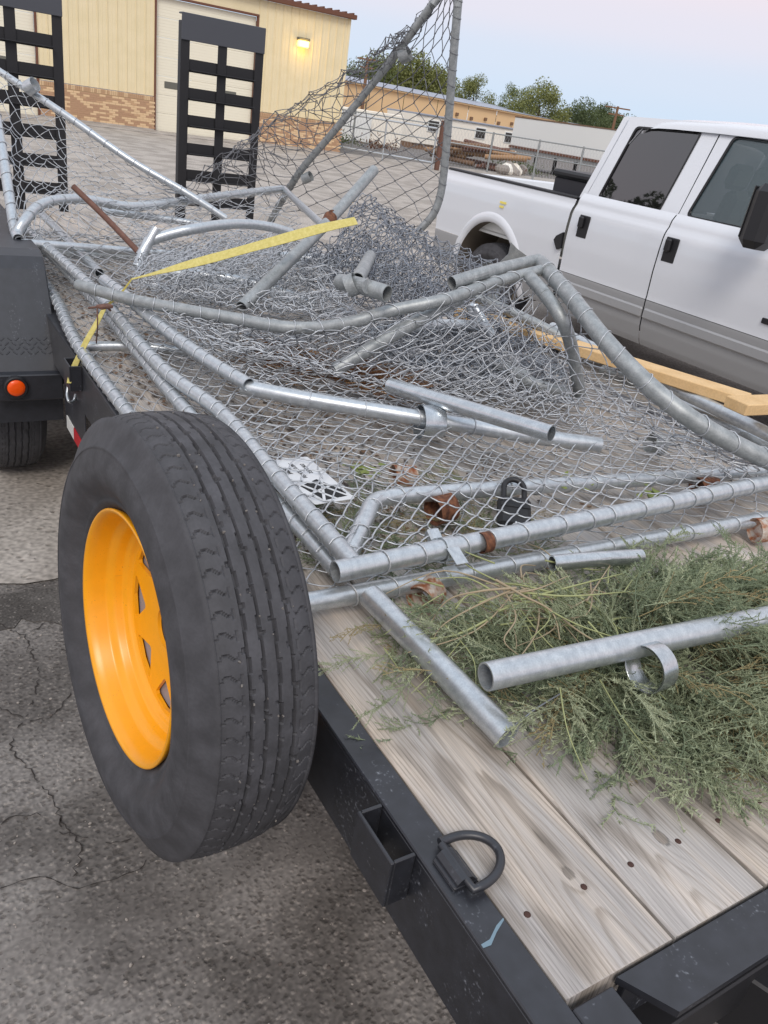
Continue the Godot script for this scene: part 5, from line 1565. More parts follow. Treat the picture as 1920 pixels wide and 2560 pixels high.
	part(t, "windscreen", ws, M.clear_glass)
	var hood := []
	for z in [-2.5, -2.2, -1.7, -1.35]:
		var row := PackedVector3Array()
		for q in [[4.712, 1.20], [4.75, 1.235], [5.0, 1.30], [5.7, 1.33], [6.4, 1.30], [6.68, 1.20]]: row.append(Vector3(q[0], q[1] - (z + 2.5) * 0.06, z))
		hood.append(row)
	var hb := Mb.new()
	hb.grid(hood, true)
	part(t, "hood", hb, M.white_paint)
	# cabin floor and two seats
	for z in [-3.55, -4.45]:
		for x in [5.25, 6.15]:
			var st := Mb.new()
			st.box(Vector3(x, 1.22, z - 0.12), Vector3(0.50, 0.62, 0.14), Basis(Vector3.RIGHT, 0.22), 0.05)
			st.box(Vector3(x, 1.62, z - 0.20), Vector3(0.27, 0.20, 0.09), Basis(Vector3.RIGHT, 0.2), 0.04)
			part(t, "seat", st, M.seat)
	# bed: rail cap, floor, far wall, tailgate
	var cap := Mb.new()
	cap.box(Vector3(4.775, 1.302, -5.89), Vector3(0.085, 0.022, 1.80), Basis.IDENTITY, 0.008)
	cap.box(Vector3(6.62, 1.302, -5.89), Vector3(0.085, 0.022, 1.80), Basis.IDENTITY, 0.008)
	part(t, "bed_rail_cap", cap, M.black_plain)
	var bed := Mb.new()
	bed.box(Vector3(5.7, 0.85, -5.89), Vector3(1.80, 0.03, 1.78))
	bed.box(Vector3(4.81, 1.07, -5.89), Vector3(0.02, 0.42, 1.78))
	bed.box(Vector3(6.60, 1.07, -5.89), Vector3(0.02, 0.42, 1.78))
	bed.box(Vector3(5.7, 1.07, -5.01), Vector3(1.80, 0.42, 0.02))
	part(t, "bed_liner", bed, M.box_white)
	part(t, "tailgate", one_box(Vector3(5.71, 1.02, -6.79), Vector3(1.86, 0.54, 0.05), 0.015), M.white_paint)
	# flare round the wheel opening, dark well and wheel
	for az in [-5.93, -2.05]:
		var rr := []
		for q in [[0.0, 0.003, 0.0], [0.012, -0.016, 0.0], [0.045, -0.020, 0.0], [0.075, -0.008, 0.0], [0.085, 0.006, 0.0]]:
			var row := PackedVector3Array()
			for i in 41:
				var an := lerpf(-0.12, PI + 0.12, i / 40.0)
				var rad: float = 0.455 + q[0]
				var y := 0.47 + sin(an) * rad * 1.06
				row.append(Vector3(side_x(y) + q[1], y, az + cos(an) * rad))
			rr.append(row)
		var fl := Mb.new()
		fl.grid(rr, false)
		part(t, "wheel_flare", fl, M.white_paint)
		var wl := []
		for x in [4.71, 4.9, 5.1]:
			var row := PackedVector3Array()
			for i in 31:
				var an := lerpf(-0.2, PI + 0.2, i / 30.0)
				row.append(Vector3(x, 0.47 + sin(an) * 0.46 * 1.06, az + cos(an) * 0.46))
			wl.append(row)
		var wb := Mb.new()
		wb.grid(wl)
		wb.box(Vector3(5.12, 0.75, az), Vector3(0.02, 0.7, 0.95))
		part(t, "wheel_well", wb, mat("dirty_well", Color(0.40, 0.37, 0.33), 0.9))
	var tm := tyre_mesh(0.39, 0.12, 0.215, 288, 60)
	var rm := rim_mesh(0.215, 0.12)
	for z in [-5.93, -2.05]:
		for x in [4.87, 6.53]:
			var w := thing_part(t, "wheel", Vector3(x, 0.389, z))
			w.transform.basis = Basis(Vector3.UP, PI if x < 5.7 else 0.0)
			inst("tyre", tm, M.rubber, w)
			inst("rim", rm, M.galv_dull, w)
	# underbody
	part(t, "chassis", one_box(Vector3(5.7, 0.50, -3.9), Vector3(1.1, 0.16, 5.2), 0.02), M.black_plain)
	# fuel door notch bracket on the seam, folding mirror
	var br := Mb.new()
	br.prism(PackedVector2Array([Vector2(-5.075, 0.965), Vector2(-5.055, 1.0), Vector2(-4.985, 1.04), Vector2(-4.975, 0.92), Vector2(-5.02, 0.90)]), Transform3D(Basis(Vector3(0, 0, 1), Vector3.UP, Vector3.LEFT), Vector3(4.675, 0, 0)), 0.02)
	part(t, "seam_bracket", br, M.black_plain)
	var MC := Vector3(4.5, 1.446, -3.141)
	var mi := thing_part(t, "side_mirror", MC)
	var mb := Mb.new()
	mb.box(MC, Vector3(0.24, 0.36, 0.16), Basis(Vector3.UP, 0.22) * Basis(Vector3.FORWARD, 0.06), 0.045)
	part(mi, "housing", mb, M.black_plain)
	var ma := Mb.new()
	ma.beam(MC + Vector3(0.1, -0.05, 0), MC + Vector3(0.29, -0.05, 0.02), 0.05, 0.06, Vector3.UP, 0.015)
	part(mi, "arm", ma, M.black_plain)
	var mg := Mb.new()
	mg.box(MC + Vector3(0, 0.015, -0.082), Vector3(0.20, 0.29, 0.012), Basis(Vector3.UP, 0.22) * Basis(Vector3.FORWARD, 0.06), 0.004)
	part(mi, "glass", mg, M.black_gloss)
	for k in 2:
		part(t, "reflector_sticker", one_box(Vector3(4.688, 1.135 - k * 0.035, -5.82 - k * 0.012), Vector3(0.003, 0.018, 0.085 - 0.03 * k), 0.0), mat("pale_yellow_%d" % k, Color(0.97, 0.90, 0.45), 0.4))
	# tool box riding in the bed
	var tb := thing("tool_box", "black lidded tool box sitting in the pickup bed behind the cab", "tool box", Vector3(5.3, 1.2, -5.25))
	part(tb, "body", one_box(Vector3(5.66, 1.27, -5.27), Vector3(1.5, 0.30, 0.44), 0.015), mat("box_black", Color(0.17, 0.17, 0.19), 0.5))
	part(tb, "lid", one_box(Vector3(5.66, 1.445, -5.27), Vector3(1.54, 0.06, 0.47), 0.02), M.black_plain)

func ring_panel_loose(outer: Array, inner: Array, off: float) -> Mb:
	var b := Mb.new()
	var k := inner.size()
	var to3 := func(q: Vector2, o: float) -> Vector3: return Vector3(green_x(q.y) + o, q.y, q.x)
	for i in k:
		var j := (i + 1) % k
		b.tri(to3.call(outer[i], off), to3.call(inner[i], off), to3.call(inner[j], off), Vector3(-1, 0.3, 0))
		b.tri(to3.call(outer[i], off), to3.call(inner[j], off), to3.call(outer[j], off), Vector3(-1, 0.3, 0))
		b.tri(to3.call(inner[i], off), to3.call(inner[j], off), to3.call(inner[j], off + 0.012), Vector3(0, 0, 0))
		b.tri(to3.call(inner[i], off), to3.call(inner[j], off + 0.012), to3.call(inner[i], off + 0.012), Vector3(0, 0, 0))
	return b

# ---- metal building with brick base ----
func make_building() -> void:
	var Z := -30.6
	var t := thing("metal_building", "tan metal building with brick base and white overhead doors behind the ramps", "building", Vector3(8, 0, Z))
	# ribbed sheet wall above the brick, panel by panel
	var segs := [[-6.0, 1.2, 0.0], [4.98, 8.66, 1.0], [12.30, 15.9, 1.0]]
	for s in [[4.98, 8.66], [12.30, 15.9]]:
		var x: float = s[0]
		while x < s[1] - 0.01:
			var w := minf(0.305, s[1] - x)
			var b := Mb.new()
			var prof := [[0.0, 0.0], [0.012, 0.03], [0.03, 0.03], [0.042, 0.0], [0.15, 0.0], [0.156, 0.008], [0.172, 0.008], [0.178, 0.0], [w, 0.0]]
			for i in prof.size() - 1:
				if prof[i][0] > w: break
				var x0: float = x + prof[i][0]
				var x1: float = x + minf(prof[i + 1][0], w)
				b.quad(Vector3(x0, 1.10, Z + prof[i][1]), Vector3(x1, 1.10, Z + prof[i + 1][1]), Vector3(x1, 4.58, Z + prof[i + 1][1]), Vector3(x0, 4.58, Z + prof[i][1]))
			part(t, "wall_panel", b, M.tan_metal)
			x += 0.305
	# header above the doors and the gable return
	var hd := Mb.new()
	hd.box(Vector3(10.48, 4.32, Z - 0.02), Vector3(3.64, 0.52, 0.04))
	hd.box(Vector3(3.1, 4.32, Z - 0.02), Vector3(3.76, 0.52, 0.04))
	part(t, "header", hd, M.tan_metal)
	part(t, "side_wall", one_box(Vector3(15.88, 2.3, Z - 9.06), Vector3(0.04, 4.56, 18.0), 0.0), M.tan_metal)
	part(t, "corner_trim", one_box(Vector3(15.87, 2.85, Z - 0.02), Vector3(0.10, 3.5, 0.10), 0.01), M.tan_metal)
	# brick base: backing, soldier course on top, bonded bricks
	var bm := []
	var bx := Mb.new()
	bx.box(Vector3.ZERO, Vector3(0.196, 0.060, 0.05), Basis.IDENTITY, 0.004)
	var bmesh := bx.mesh()
	var sx := Mb.new()
	sx.box(Vector3.ZERO, Vector3(0.058, 0.125, 0.055), Basis.IDENTITY, 0.004)
	var smesh := sx.mesh()
	var count := 0
	var rest := {"brick_light": Mb.new(), "brick_dark": Mb.new(), "brick_mid": Mb.new()}
	var base := thing_part(t, "brick_base", Vector3(10, 0, Z))
	for s in [[4.98, 8.66], [12.30, 15.93]]:
		part(base, "mortar_backing", one_box(Vector3((s[0] + s[1]) * 0.5, 0.52, Z + 0.02), Vector3(s[1] - s[0], 1.04, 0.06), 0.0), M.mortar)
		for row in 13:
			var x: float = s[0] + (0.0 if row % 2 == 0 else -0.103)
			while x < s[1] - 0.05:
				var c := x + 0.103
				if c > s[0] and c < s[1] - 0.02:
					# blended face brick: paler bricks gather in loose diagonal drifts
					var nz := fn.get_noise_2d(c * 1.6 + row * 0.25, row * 0.75 + c * 0.4) + rng.randf_range(-0.18, 0.18)
					var mk := "brick_light" if nz > 0.08 else ("brick_dark" if nz < -0.02 or rng.randf() < 0.5 else "brick_mid")
					var p := Vector3(c, 0.10 + row * 0.0655, Z + 0.034 + rng.randf_range(-0.002, 0.002))
					if count < 300:
						inst("brick", bmesh, M[mk], base, p - Vector3(10, 0, Z))
						count += 1
					else: (rest[mk] as Mb).box(p, Vector3(0.196, 0.060, 0.05))
				x += 0.206
		var sxp: float = s[0] + 0.034
		while sxp < s[1] - 0.02:
			(rest["brick_mid" if rng.randf() < 0.6 else "brick_light"] as Mb).box(Vector3(sxp, 1.01, Z + 0.042), Vector3(0.058, 0.125, 0.06), Basis(Vector3.RIGHT, 0.15))
			sxp += 0.068
		part(base, "plinth", one_box(Vector3((s[0] + s[1]) * 0.5, 0.035, Z + 0.05), Vector3(s[1] - s[0], 0.07, 0.12), 0.01), M.concrete)
	for k in rest: part(base, "brick_field", rest[k], M[k]).set_meta("kind", "stuff")
	# sectional doors
	for d in [[8.72, 12.24], [1.4, 4.92]]:
		var dr := thing_part(t, "overhead_door", Vector3((d[0] + d[1]) * 0.5, 0, Z - 0.10))
		for k in 7:
			var b := Mb.new()
			b.box(Vector3((d[0] + d[1]) * 0.5, 0.02 + (k + 0.5) * 0.575, Z - 0.11), Vector3(d[1] - d[0], 0.568, 0.05), Basis.IDENTITY, 0.008)
			for rib in 6: b.box(Vector3((d[0] + d[1]) * 0.5, 0.02 + k * 0.575 + 0.07 + rib * 0.088, Z - 0.083), Vector3(d[1] - d[0] - 0.02, 0.012, 0.006), Basis.IDENTITY, 0.002)
			part(dr, "door_panel", b, M.door_white)
		for vx in [0.42, 2.42]:
			part(dr, "vent", one_box(Vector3(d[0] + vx + 0.2, 1.50, Z - 0.08), Vector3(0.60, 0.21, 0.03), 0.012), M.grey_vent)
		for jx in [d[0] - 0.035, d[1] + 0.035]:
			part(dr, "jamb", one_box(Vector3(jx, 2.04, Z - 0.01), Vector3(0.07, 4.08, 0.12), 0.008), M.brown_trim)
		part(dr, "door_head", one_box(Vector3((d[0] + d[1]) * 0.5, 4.09, Z - 0.01), Vector3(d[1] - d[0] + 0.14, 0.07, 0.12), 0.008), M.brown_trim)
	# roof edge: gutter trim and ribbed sheet
	var rf := thing_part(t, "roof", Vector3(7, 4.6, Z - 4))
	part(rf, "eave_trim", one_box(Vector3(6.9, 4.66, Z + 0.10), Vector3(18.3, 0.15, 0.24), 0.015), M.brown_trim)
	var rs := Mb.new()
	rs.box(Vector3(6.9, 5.25, Z - 6.0), Vector3(18.3, 0.03, 12.3), Basis(Vector3.RIGHT, 0.085))
	part(rf, "roof_sheet", rs, M.brown_trim)
	var k0 := 0
	while k0 < 60:
		part(rf, "rib", one_box(Vector3(15.9 - k0 * 0.305, 4.76, Z + 0.02), Vector3(0.05, 0.05, 0.40), 0.012), M.brown_trim)
		k0 += 1
	part(t, "apron", one_box(Vector3(7.0, 0.02, Z + 0.75), Vector3(18.0, 0.04, 1.5), 0.01), M.concrete)
	# wall pack, lit
	var lp := [14.011, 3.518, -30.55]
	var lm := thing("wall_lamp", "lit yellow wall lamp on the tan metal building", "lamp", Vector3(lp[0], lp[1], Z))
	part(lm, "housing", one_box(Vector3(lp[0], lp[1] + 0.13, Z + 0.12), Vector3(0.46, 0.09, 0.20), 0.02), M.grey_vent)
	part(lm, "lens", one_box(Vector3(lp[0], lp[1] - 0.02, Z + 0.13), Vector3(0.42, 0.22, 0.16), 0.03), M.lamp_glow)
	var om := OmniLight3D.new()
	om.name = "lamp_light"
	om.light_color = Color(1.0, 0.80, 0.36)
	om.light_energy = 0.28
	om.light_size = 0.12
	om.omni_range = 20.0
	om.omni_attenuation = 2.0
	om.shadow_enabled = true
	lm.add_child(om)
	om.position = Vector3(0, -0.06, 0.34)

# ---- distant yard ----
func tree(label: String, at: Vector3, h: float, w: float, leaf: Material, seed_no: int, sparse := 1.0) -> void:
	var r := RandomNumberGenerator.new()
	r.seed = seed_no
	var t := thing("tree", label, "tree", at, "trees behind the far building")
	var tk := Mb.new()
	tk.tube(curve([at, at + Vector3(0.1, h * 0.3, 0), at + Vector3(-0.1, h * 0.7, 0.1)], 4), h * 0.025, 8, 0.0, h * 0.008)
	part(t, "trunk", tk, M.bark)
	var cr := Mb.new()
	var lobes := []
	for k in int(16 * sparse) + 6:
		var a := r.randf() * TAU
		var hh := r.randf_range(0.30, 0.97)
		var rad := w * 0.5 * sqrt(r.randf()) * sin(clampf(hh, 0.0, 1.0) * PI * 0.82 + 0.25)
		lobes.append([at + Vector3(cos(a) * rad, hh * h, sin(a) * rad), w * r.randf_range(0.11, 0.21)])
	for l in lobes:
		var lb := Mb.new()
		lb.tube(PackedVector3Array([at + Vector3(0, h * 0.3, 0), at.lerp(l[0], 0.6) + Vector3(0, h * 0.06, 0), l[0]]), h * 0.008, 5, 0.0, h * 0.002)
		if r.randf() < 0.4: part(t, "limb", lb, M.bark)
		for q in int(520 * sparse):
			var d := Vector3(r.randfn(), r.randfn() * 0.75, r.randfn()).normalized() * pow(r.randf(), 0.4)
			var c: Vector3 = l[0] + d * l[1] * 1.15
			var e1 := Vector3(r.randf() - 0.5, r.randf() - 0.5, r.randf() - 0.5).normalized() * w * r.randf_range(0.010, 0.022)
			var e2 := e1.cross(Vector3(r.randf() - 0.5, r.randf() - 0.5, r.randf() - 0.5)).normalized() * e1.length() * 0.8
			cr.tri(c - e1, c + e2, c + e1)
			if q % 2 == 0: cr.tri(c - e2, c + e1, c + e2 * 0.6)
	part(t, "crown", cr, leaf)

func make_far() -> void:
	# everything stands on the ground sheet, distances from a fence about 32 m out to trees over 100 m
	var b: Mb
	# long tan building
	var a0 := Vector3(28.72, 0, -66.02)
	var a1 := Vector3(94.74, 0, -86.08)
	var t := thing("warehouse", "long low tan building with grey roof beyond the yard fence", "building", a0)
	var dr := (a1 - a0).normalized()
	var bk := Vector3(dr.z, 0, -dr.x)
	var n := 14
	for i in n:
		b = Mb.new()
		var p := a0.lerp(a1, float(i) / n)
		var q := a0.lerp(a1, (i + 0.985) / n)
		b.quad(p, q, q + Vector3(0, 3.55, 0), p + Vector3(0, 3.55, 0))
		part(t, "wall_panel", b, M.far_wall)
	b = Mb.new()
	b.beam(a0 + Vector3(0, 3.62, 0) - bk * 0.1, a1 + Vector3(0, 3.62, 0) - bk * 0.1, 0.25, 0.14)
	part(t, "eave_trim", b, M.far_wall)
	b = Mb.new()
	b.quad(a0 + Vector3(0, 3.7, 0) - bk * 0.3, a1 + Vector3(0, 3.7, 0) - bk * 0.3, a1 + Vector3(0, 4.45, 0) + bk * 9.0, a0 + Vector3(0, 4.45, 0) + bk * 9.0)
	b.quad(a0 + Vector3(0, 3.7, 0) - bk * 0.3, a0, a0 + bk * 9.0, a0 + Vector3(0, 4.45, 0) + bk * 9.0)
	part(t, "roof", b, M.far_roof)
	for k in 5:
		b = Mb.new()
		b.box(a0.lerp(a1, 0.33 + 0.035 * k) + Vector3(0, 2.6 - (k % 2) * 0.15, 0) - bk * 0.1, Vector3(0.3, 0.3, 0.3), Basis.IDENTITY, 0.03)
		part(t, "wall_vent", b, M.far_brown)
	# site office
	var o0 := Vector3(28.82, 0, -45.66)
	var o1 := Vector3(37.83, 0, -46.57)
	var of := thing("site_office", "long white office trailer with small dark windows behind the fence", "trailer", o0)
	var od := (o1 - o0).normalized()
	var ob := Vector3(od.z, 0, -od.x)
	b = Mb.new()
	b.beam(o0 + Vector3(0, 1.12, 0) + ob * 1.5, o1 + Vector3(0, 1.12, 0) + ob * 1.5, 3.0, 1.62, Vector3.UP, 0.03)
	part(of, "wall", b, M.pale_wall)
	b = Mb.new()
	b.beam(o0 + Vector3(0, 1.96, 0) + ob * 1.5, o1 + Vector3(0, 1.96, 0) + ob * 1.5, 3.2, 0.10, Vector3.UP, 0.02)
	part(of, "roof", b, M.far_roof)
	b = Mb.new()
	b.beam(o0 + Vector3(0, 0.15, 0) + ob * 1.5, o1 + Vector3(0, 0.15, 0) + ob * 1.5, 2.8, 0.32)
	part(of, "skirt", b, M.far_brown)
	for k in [[0.16, 0.95], [0.60, 0.95], [0.88, 0.7]]:
		var wn := thing_part(of, "window", o0.lerp(o1, k[0]) + Vector3(0, 1.3, 0))
		b = Mb.new()
		b.beam(o0.lerp(o1, k[0]) + Vector3(0, 1.40, 0) - ob * 0.02 - od * k[1] * 0.5, o0.lerp(o1, k[0]) + Vector3(0, 1.40, 0) - ob * 0.02 + od * k[1] * 0.5, 0.06, 0.68, Vector3.UP, 0.01)
		part(wn, "frame", b, M.box_white)
		b = Mb.new()
		b.beam(o0.lerp(o1, k[0]) + Vector3(0, 1.40, 0) - ob * 0.05 - od * k[1] * 0.42, o0.lerp(o1, k[0]) + Vector3(0, 1.40, 0) - ob * 0.05 + od * k[1] * 0.42, 0.04, 0.56)
		part(wn, "pane", b, M.pane_dark)
	# box semi-trailer
	var s0 := Vector3(31.17, 0, -39.1)
	var s1 := Vector3(31.18, 0, -31.05)
	var sm := thing("semi_trailer", "pale grey box semi-trailer on landing legs behind the truck bed", "trailer", s0)
	var sd := (s1 - s0).normalized()
	var sb := Vector3(sd.z, 0, -sd.x)
	b = Mb.new()
	b.beam(s0 + Vector3(0, 1.80, 0) + sb * 1.25, s1 + Vector3(0, 1.80, 0) + sb * 1.25, 2.5, 1.44, Vector3.UP, 0.03)
	part(sm, "box", b, M.box_white)
	b = Mb.new()
	b.beam(s0 + Vector3(0, 2.54, 0) + sb * 1.25, s1 + Vector3(0, 2.54, 0) + sb * 1.25, 2.54, 0.05)
	part(sm, "roof_rail", b, M.far_brown)
	b = Mb.new()
	b.beam(s0 + Vector3(0, 1.03, 0) + sb * 1.2, s1 + Vector3(0, 1.03, 0) + sb * 1.2, 2.54, 0.10)
	part(sm, "side_sill", b, M.brown_trim)
	b = Mb.new()
	b.beam(s0 + Vector3(0, 0.90, 0) + sb * 1.2, s1 + Vector3(0, 0.90, 0) + sb * 1.2, 2.4, 0.14)
	part(sm, "underframe", b, M.galv_dull)
	for k in [0.22, 0.42, 0.62]:
		b = Mb.new()
		b.beam(s0.lerp(s1, k) + Vector3(0, 0.0, 0) + sb * 0.6, s0.lerp(s1, k) + Vector3(0, 0.86, 0) + sb * 0.6, 0.14, 0.14, Vector3.RIGHT)
		part(sm, "landing_leg", b, M.black_plain)
	# white roll-up shed and a small car at the far left of the yard
	var w0 := Vector3(24.06, 0, -43.83)
	var sh := thing("storage_shed", "small white shed with grey shutter beside the parked car", "shed", w0)
	b = Mb.new()
	b.box(w0 + Vector3(0.6, 0.85, -1.0), Vector3(4.4, 1.7, 2.0), Basis(Vector3.UP, -0.18), 0.03)
	part(sh, "wall", b, M.pale_wall)
	b = Mb.new()
	b.box(w0 + Vector3(-0.45, 0.80, 0.22), Vector3(1.9, 1.45, 0.05), Basis(Vector3.UP, -0.18), 0.01)
	part(sh, "shutter", b, M.box_white)
	var c0 := Vector3(19.74, 0, -41.55)
	var car := thing("parked_car", "small pale car parked by the white shed across the lot", "car", c0)
	b = Mb.new()
	b.prism(PackedVector2Array([Vector2(-2.1, 0.3), Vector2(2.1, 0.3), Vector2(2.15, 0.75), Vector2(1.3, 0.88), Vector2(0.7, 1.35), Vector2(-1.0, 1.38), Vector2(-1.7, 0.95), Vector2(-2.15, 0.85)]), Transform3D(Basis(Vector3.UP, -0.4), c0), 1.7)
	part(car, "body", b, M.box_white)
	b = Mb.new()
	b.prism(PackedVector2Array([Vector2(1.15, 0.90), Vector2(0.62, 1.28), Vector2(-0.92, 1.31), Vector2(-1.45, 0.95)]), Transform3D(Basis(Vector3.UP, -0.4), c0 + Vector3(0.01, 0, 0.02)), 0.03)
	part(car, "window", b, M.pane_dark)
	for k in [-1.35, 1.3]:
		b = Mb.new()
		b.lathe([Vector2(0.001, 0.02), Vector2(0.30, 0.02), Vector2(0.32, -0.01), Vector2(0.32, -0.2)], Transform3D(Basis(Vector3.UP, -0.4) * Basis(Vector3(0, 0, 1), Vector3.UP, Vector3(-1, 0, 0)), c0 + Basis(Vector3.UP, -0.4) * Vector3(k, 0.32, 0.0)), 16)
		part(car, "wheel", b, M.rubber)
	# yard fence with a slide gate on the near side
	var fp := [Vector3(15.96, 0, -36.68), Vector3(18.54, 0, -34.31), Vector3(21.52, 0, -31.92), Vector3(23.39, 0, -30.58), Vector3(24.32, 0, -28.54), Vector3(25.01, 0, -26.58), Vector3(25.86, 0, -24.32)]
	var ff := thing("yard_fence", "galvanized chain-link yard fence across the far side of the lot", "fence", fp[2])
	for i in fp.size():
		b = Mb.new()
		b.tube(PackedVector3Array([fp[i], fp[i] + Vector3(0, 0.8, 0), fp[i] + Vector3(0, 1.62, 0)]), 0.045, 8)
		part(ff, "post", b, M.galv_dull)
		if i + 1 < fp.size():
			for y in [1.57, 0.95]:
				b = Mb.new()
				b.tube(PackedVector3Array([fp[i] + Vector3(0, y, 0), fp[i].lerp(fp[i + 1], 0.5) + Vector3(0, y, 0), fp[i + 1] + Vector3(0, y, 0)]), 0.03, 6)
				part(ff, "rail", b, M.galv_dull)
	b = Mb.new()
	for i in fp.size() - 1:
		var k := int((fp[i] as Vector3).distance_to(fp[i + 1]) / 0.14)
		for j in k:
			var p: Vector3 = (fp[i] as Vector3).lerp(fp[i + 1], float(j) / k)
			var q: Vector3 = (fp[i] as Vector3).lerp(fp[i + 1], (j + 4.0) / k)
			sweep(b, PackedVector3Array([p + Vector3(0, 0.05, 0), q + Vector3(0, 1.55, 0)]), PackedVector3Array([Vector3.BACK, Vector3.BACK]), 0.0035)
			sweep(b, PackedVector3Array([q + Vector3(0, 0.05, 0), p + Vector3(0, 1.55, 0)]), PackedVector3Array([Vector3.BACK, Vector3.BACK]), 0.0035)
	part(ff, "wire_mesh", b, M.wire)
	var g0 := Vector3(16.05, 0, -31.1)
	var g1 := Vector3(18.61, 0, -27.85)
	var gt := thing("slide_gate", "low slide gate frame standing open in front of the yard fence", "gate", g0)
	for y in [0.25, 1.45]:
		b = Mb.new()
		b.tube(PackedVector3Array([g0 + Vector3(0, y, 0), g0.lerp(g1, 0.5) + Vector3(0, y, 0), g1 + Vector3(0, y, 0)]), 0.035, 8)
		part(gt, "rail", b, M.galv)
	for k in [0.0, 0.5, 1.0]:
		b = Mb.new()
		b.tube(PackedVector3Array([g0.lerp(g1, k), g0.lerp(g1, k) + Vector3(0, 0.8, 0), g0.lerp(g1, k) + Vector3(0, 1.48, 0)]), 0.035, 8)
		part(gt, "upright", b, M.galv)
	b = Mb.new()
	b.beam(g1 + Vector3(0.25, 0, 0), g1 + Vector3(0.25, 1.75, 0), 0.16, 0.16, Vector3.RIGHT, 0.02)
	top("gate_post", b, M.rust_pipe, "rust-brown wooden post at the end of the slide gate", "post")
	# rusty pipe stock and timber stacked behind the fence
	var lg0 := Vector3(23.64, 0, -34.72)
	var lg1 := Vector3(25.49, 0, -32.12)
	for k in 22:
		b = Mb.new()
		var c := lg0.lerp(lg1, rng.randf_range(0.05, 0.95)) + Vector3(rng.randf_range(-0.4, 0.4), 0.10 + 0.85 * pow(rng.randf(), 1.4), rng.randf_range(-0.6, 0.6))
		var d := (lg1 - lg0).normalized().rotated(Vector3.UP, rng.randf_range(-0.35, 0.35)) + Vector3(0, rng.randf_range(-0.08, 0.12), 0)
		b.tube(PackedVector3Array([c - d * rng.randf_range(0.7, 1.6), c, c + d * rng.randf_range(0.7, 1.6)]), rng.randf_range(0.07, 0.13), 8)
		top("scrap_log", b, [M.far_brown, M.far_log, M.rust_pipe][k % 3], "rusty brown timber or pipe in the stack behind the fence", "scrap", "stacked scrap behind the fence")
	for k in 5:
		b = Mb.new()
		var c := Vector3(24.59, 0, -30.27) + Vector3(k * 0.55 - 0.6, 0.10, -k * 0.35)
		b.box(c + Vector3(0, 0.12, 0), Vector3(0.62 + 0.1 * (k % 3), 0.36, 0.5), Basis(Vector3(0.3, 1, 0.2).normalized(), k * 1.1), 0.12)
		top("rubble_block", b, [M.stone, M.pale_wall][k % 2], "pale lump of rubble on the ground beyond the truck bed", "rubble", "rubble beyond the truck")
	# utility poles
	for q in [[Vector3(36.58, 0, -66.62), 5.6, "utility pole with crossarm above the far roof behind the tall gate", 1.1], [Vector3(64.75, 0, -65.35), 5.55, "wooden utility pole with two crossarms left of the truck cab", 1.6]]:
		var up := thing("utility_pole", q[2], "pole", q[0], "utility poles")
		b = Mb.new()
		b.tube(PackedVector3Array([q[0], q[0] + Vector3(0, q[1] * 0.5, 0), q[0] + Vector3(0, q[1], 0)]), 0.17, 8, 0.0, 0.12)
		part(up, "pole", b, M.pole_wood)
		for y in [0.15, 0.75]:
			b = Mb.new()
			b.box(q[0] + Vector3(0, q[1] - y, 0), Vector3(q[3] * (1.6 if y < 0.5 else 1.0), 0.12, 0.14), Basis(Vector3.UP, -0.5), 0.01)
			part(up, "crossarm", b, M.pole_wood)
	# trees
	var tr := [[Vector3(52.54, 0, -105.7), 6.2, 7.0, 1, "dark rounded tree just right of the tan metal building", 1.0], [Vector3(52.4, 0, -94.43), 6.6, 8.5, 1, "broad green tree over the warehouse roof behind the upright gate", 1.0], [Vector3(57.43, 0, -96.15), 8.388, 10.5, 0, "tallest yellow-green tree seen through the upright gate mesh", 1.2], [Vector3(60.9, 0, -93.99), 7.836, 8.5, 0, "full green tree touching the upright gate post", 1.1], [Vector3(63.09, 0, -87.66), 6.917, 5.2, 0, "small pointed green tree right of the upright gate post", 1.0], [Vector3(65.97, 0, -85.51), 6.809, 4.0, 1, "thin airy tree with sky showing through its crown", 0.55], [Vector3(68.65, 0, -85.95), 6.892, 4.2, 1, "narrow twin tree between the airy tree and round tree", 0.7], [Vector3(66.84, 0, -79.68), 7.165, 7.0, 0, "round-topped green tree in the middle of the skyline", 1.1], [Vector3(75.95, 0, -82.31), 5.884, 7.0, 2, "low dark green tree beside the right utility pole", 1.0], [Vector3(83.32, 0, -86.36), 6.164, 6.5, 2, "dark spreading tree behind the right utility pole", 1.0], [Vector3(83.79, 0, -83.09), 5.530, 7.0, 2, "low dark tree next to the pickup cab", 0.9]]
	for i in tr.size():
		var q: Array = tr[i]
		tree(q[4], q[0], float(q[1]), q[2], M["leaf_%d" % q[3]], 300 + i * 7, q[5])
	tree("tall tree off to the side, mirrored dark in the pickup rear window", Vector3(-14.3, 0, -27.8), 17.0, 9.0, M.leaf_2, 411, 1.6)
	# low scrub along the fence foot
	for i in 5:
		var c: Vector3 = [Vector3(20.56, 0, -38.9), Vector3(22.13, 0, -38.03), Vector3(26.96, 0, -33.5), Vector3(27.56, 0, -33.01), Vector3(19.33, 0, -39.53)][i]
		b = Mb.new()
		for k in 260:
			var p := c + Vector3(rng.randfn() * 0.5, absf(rng.randfn()) * 0.22, rng.randfn() * 0.4)
			var e := Vector3(rng.randf() - 0.5, rng.randf(), rng.randf() - 0.5).normalized() * 0.16
			b.tri(p, p + e, p + e.rotated(Vector3.UP, 0.6) * 0.7 + Vector3(0.04, 0, 0.02))
		top("scrub_bush", b, M.leaf_2 if i != 1 else M.dry_grass, ["scrub at the foot of the fence left of the gate", "dry scrub at the foot of the fence behind the gate", "green scrub under the front of the semi-trailer", "green scrub beside the landing legs", "scrub by the parked car across the lot"][i], "bush", "scrub along the yard fence")


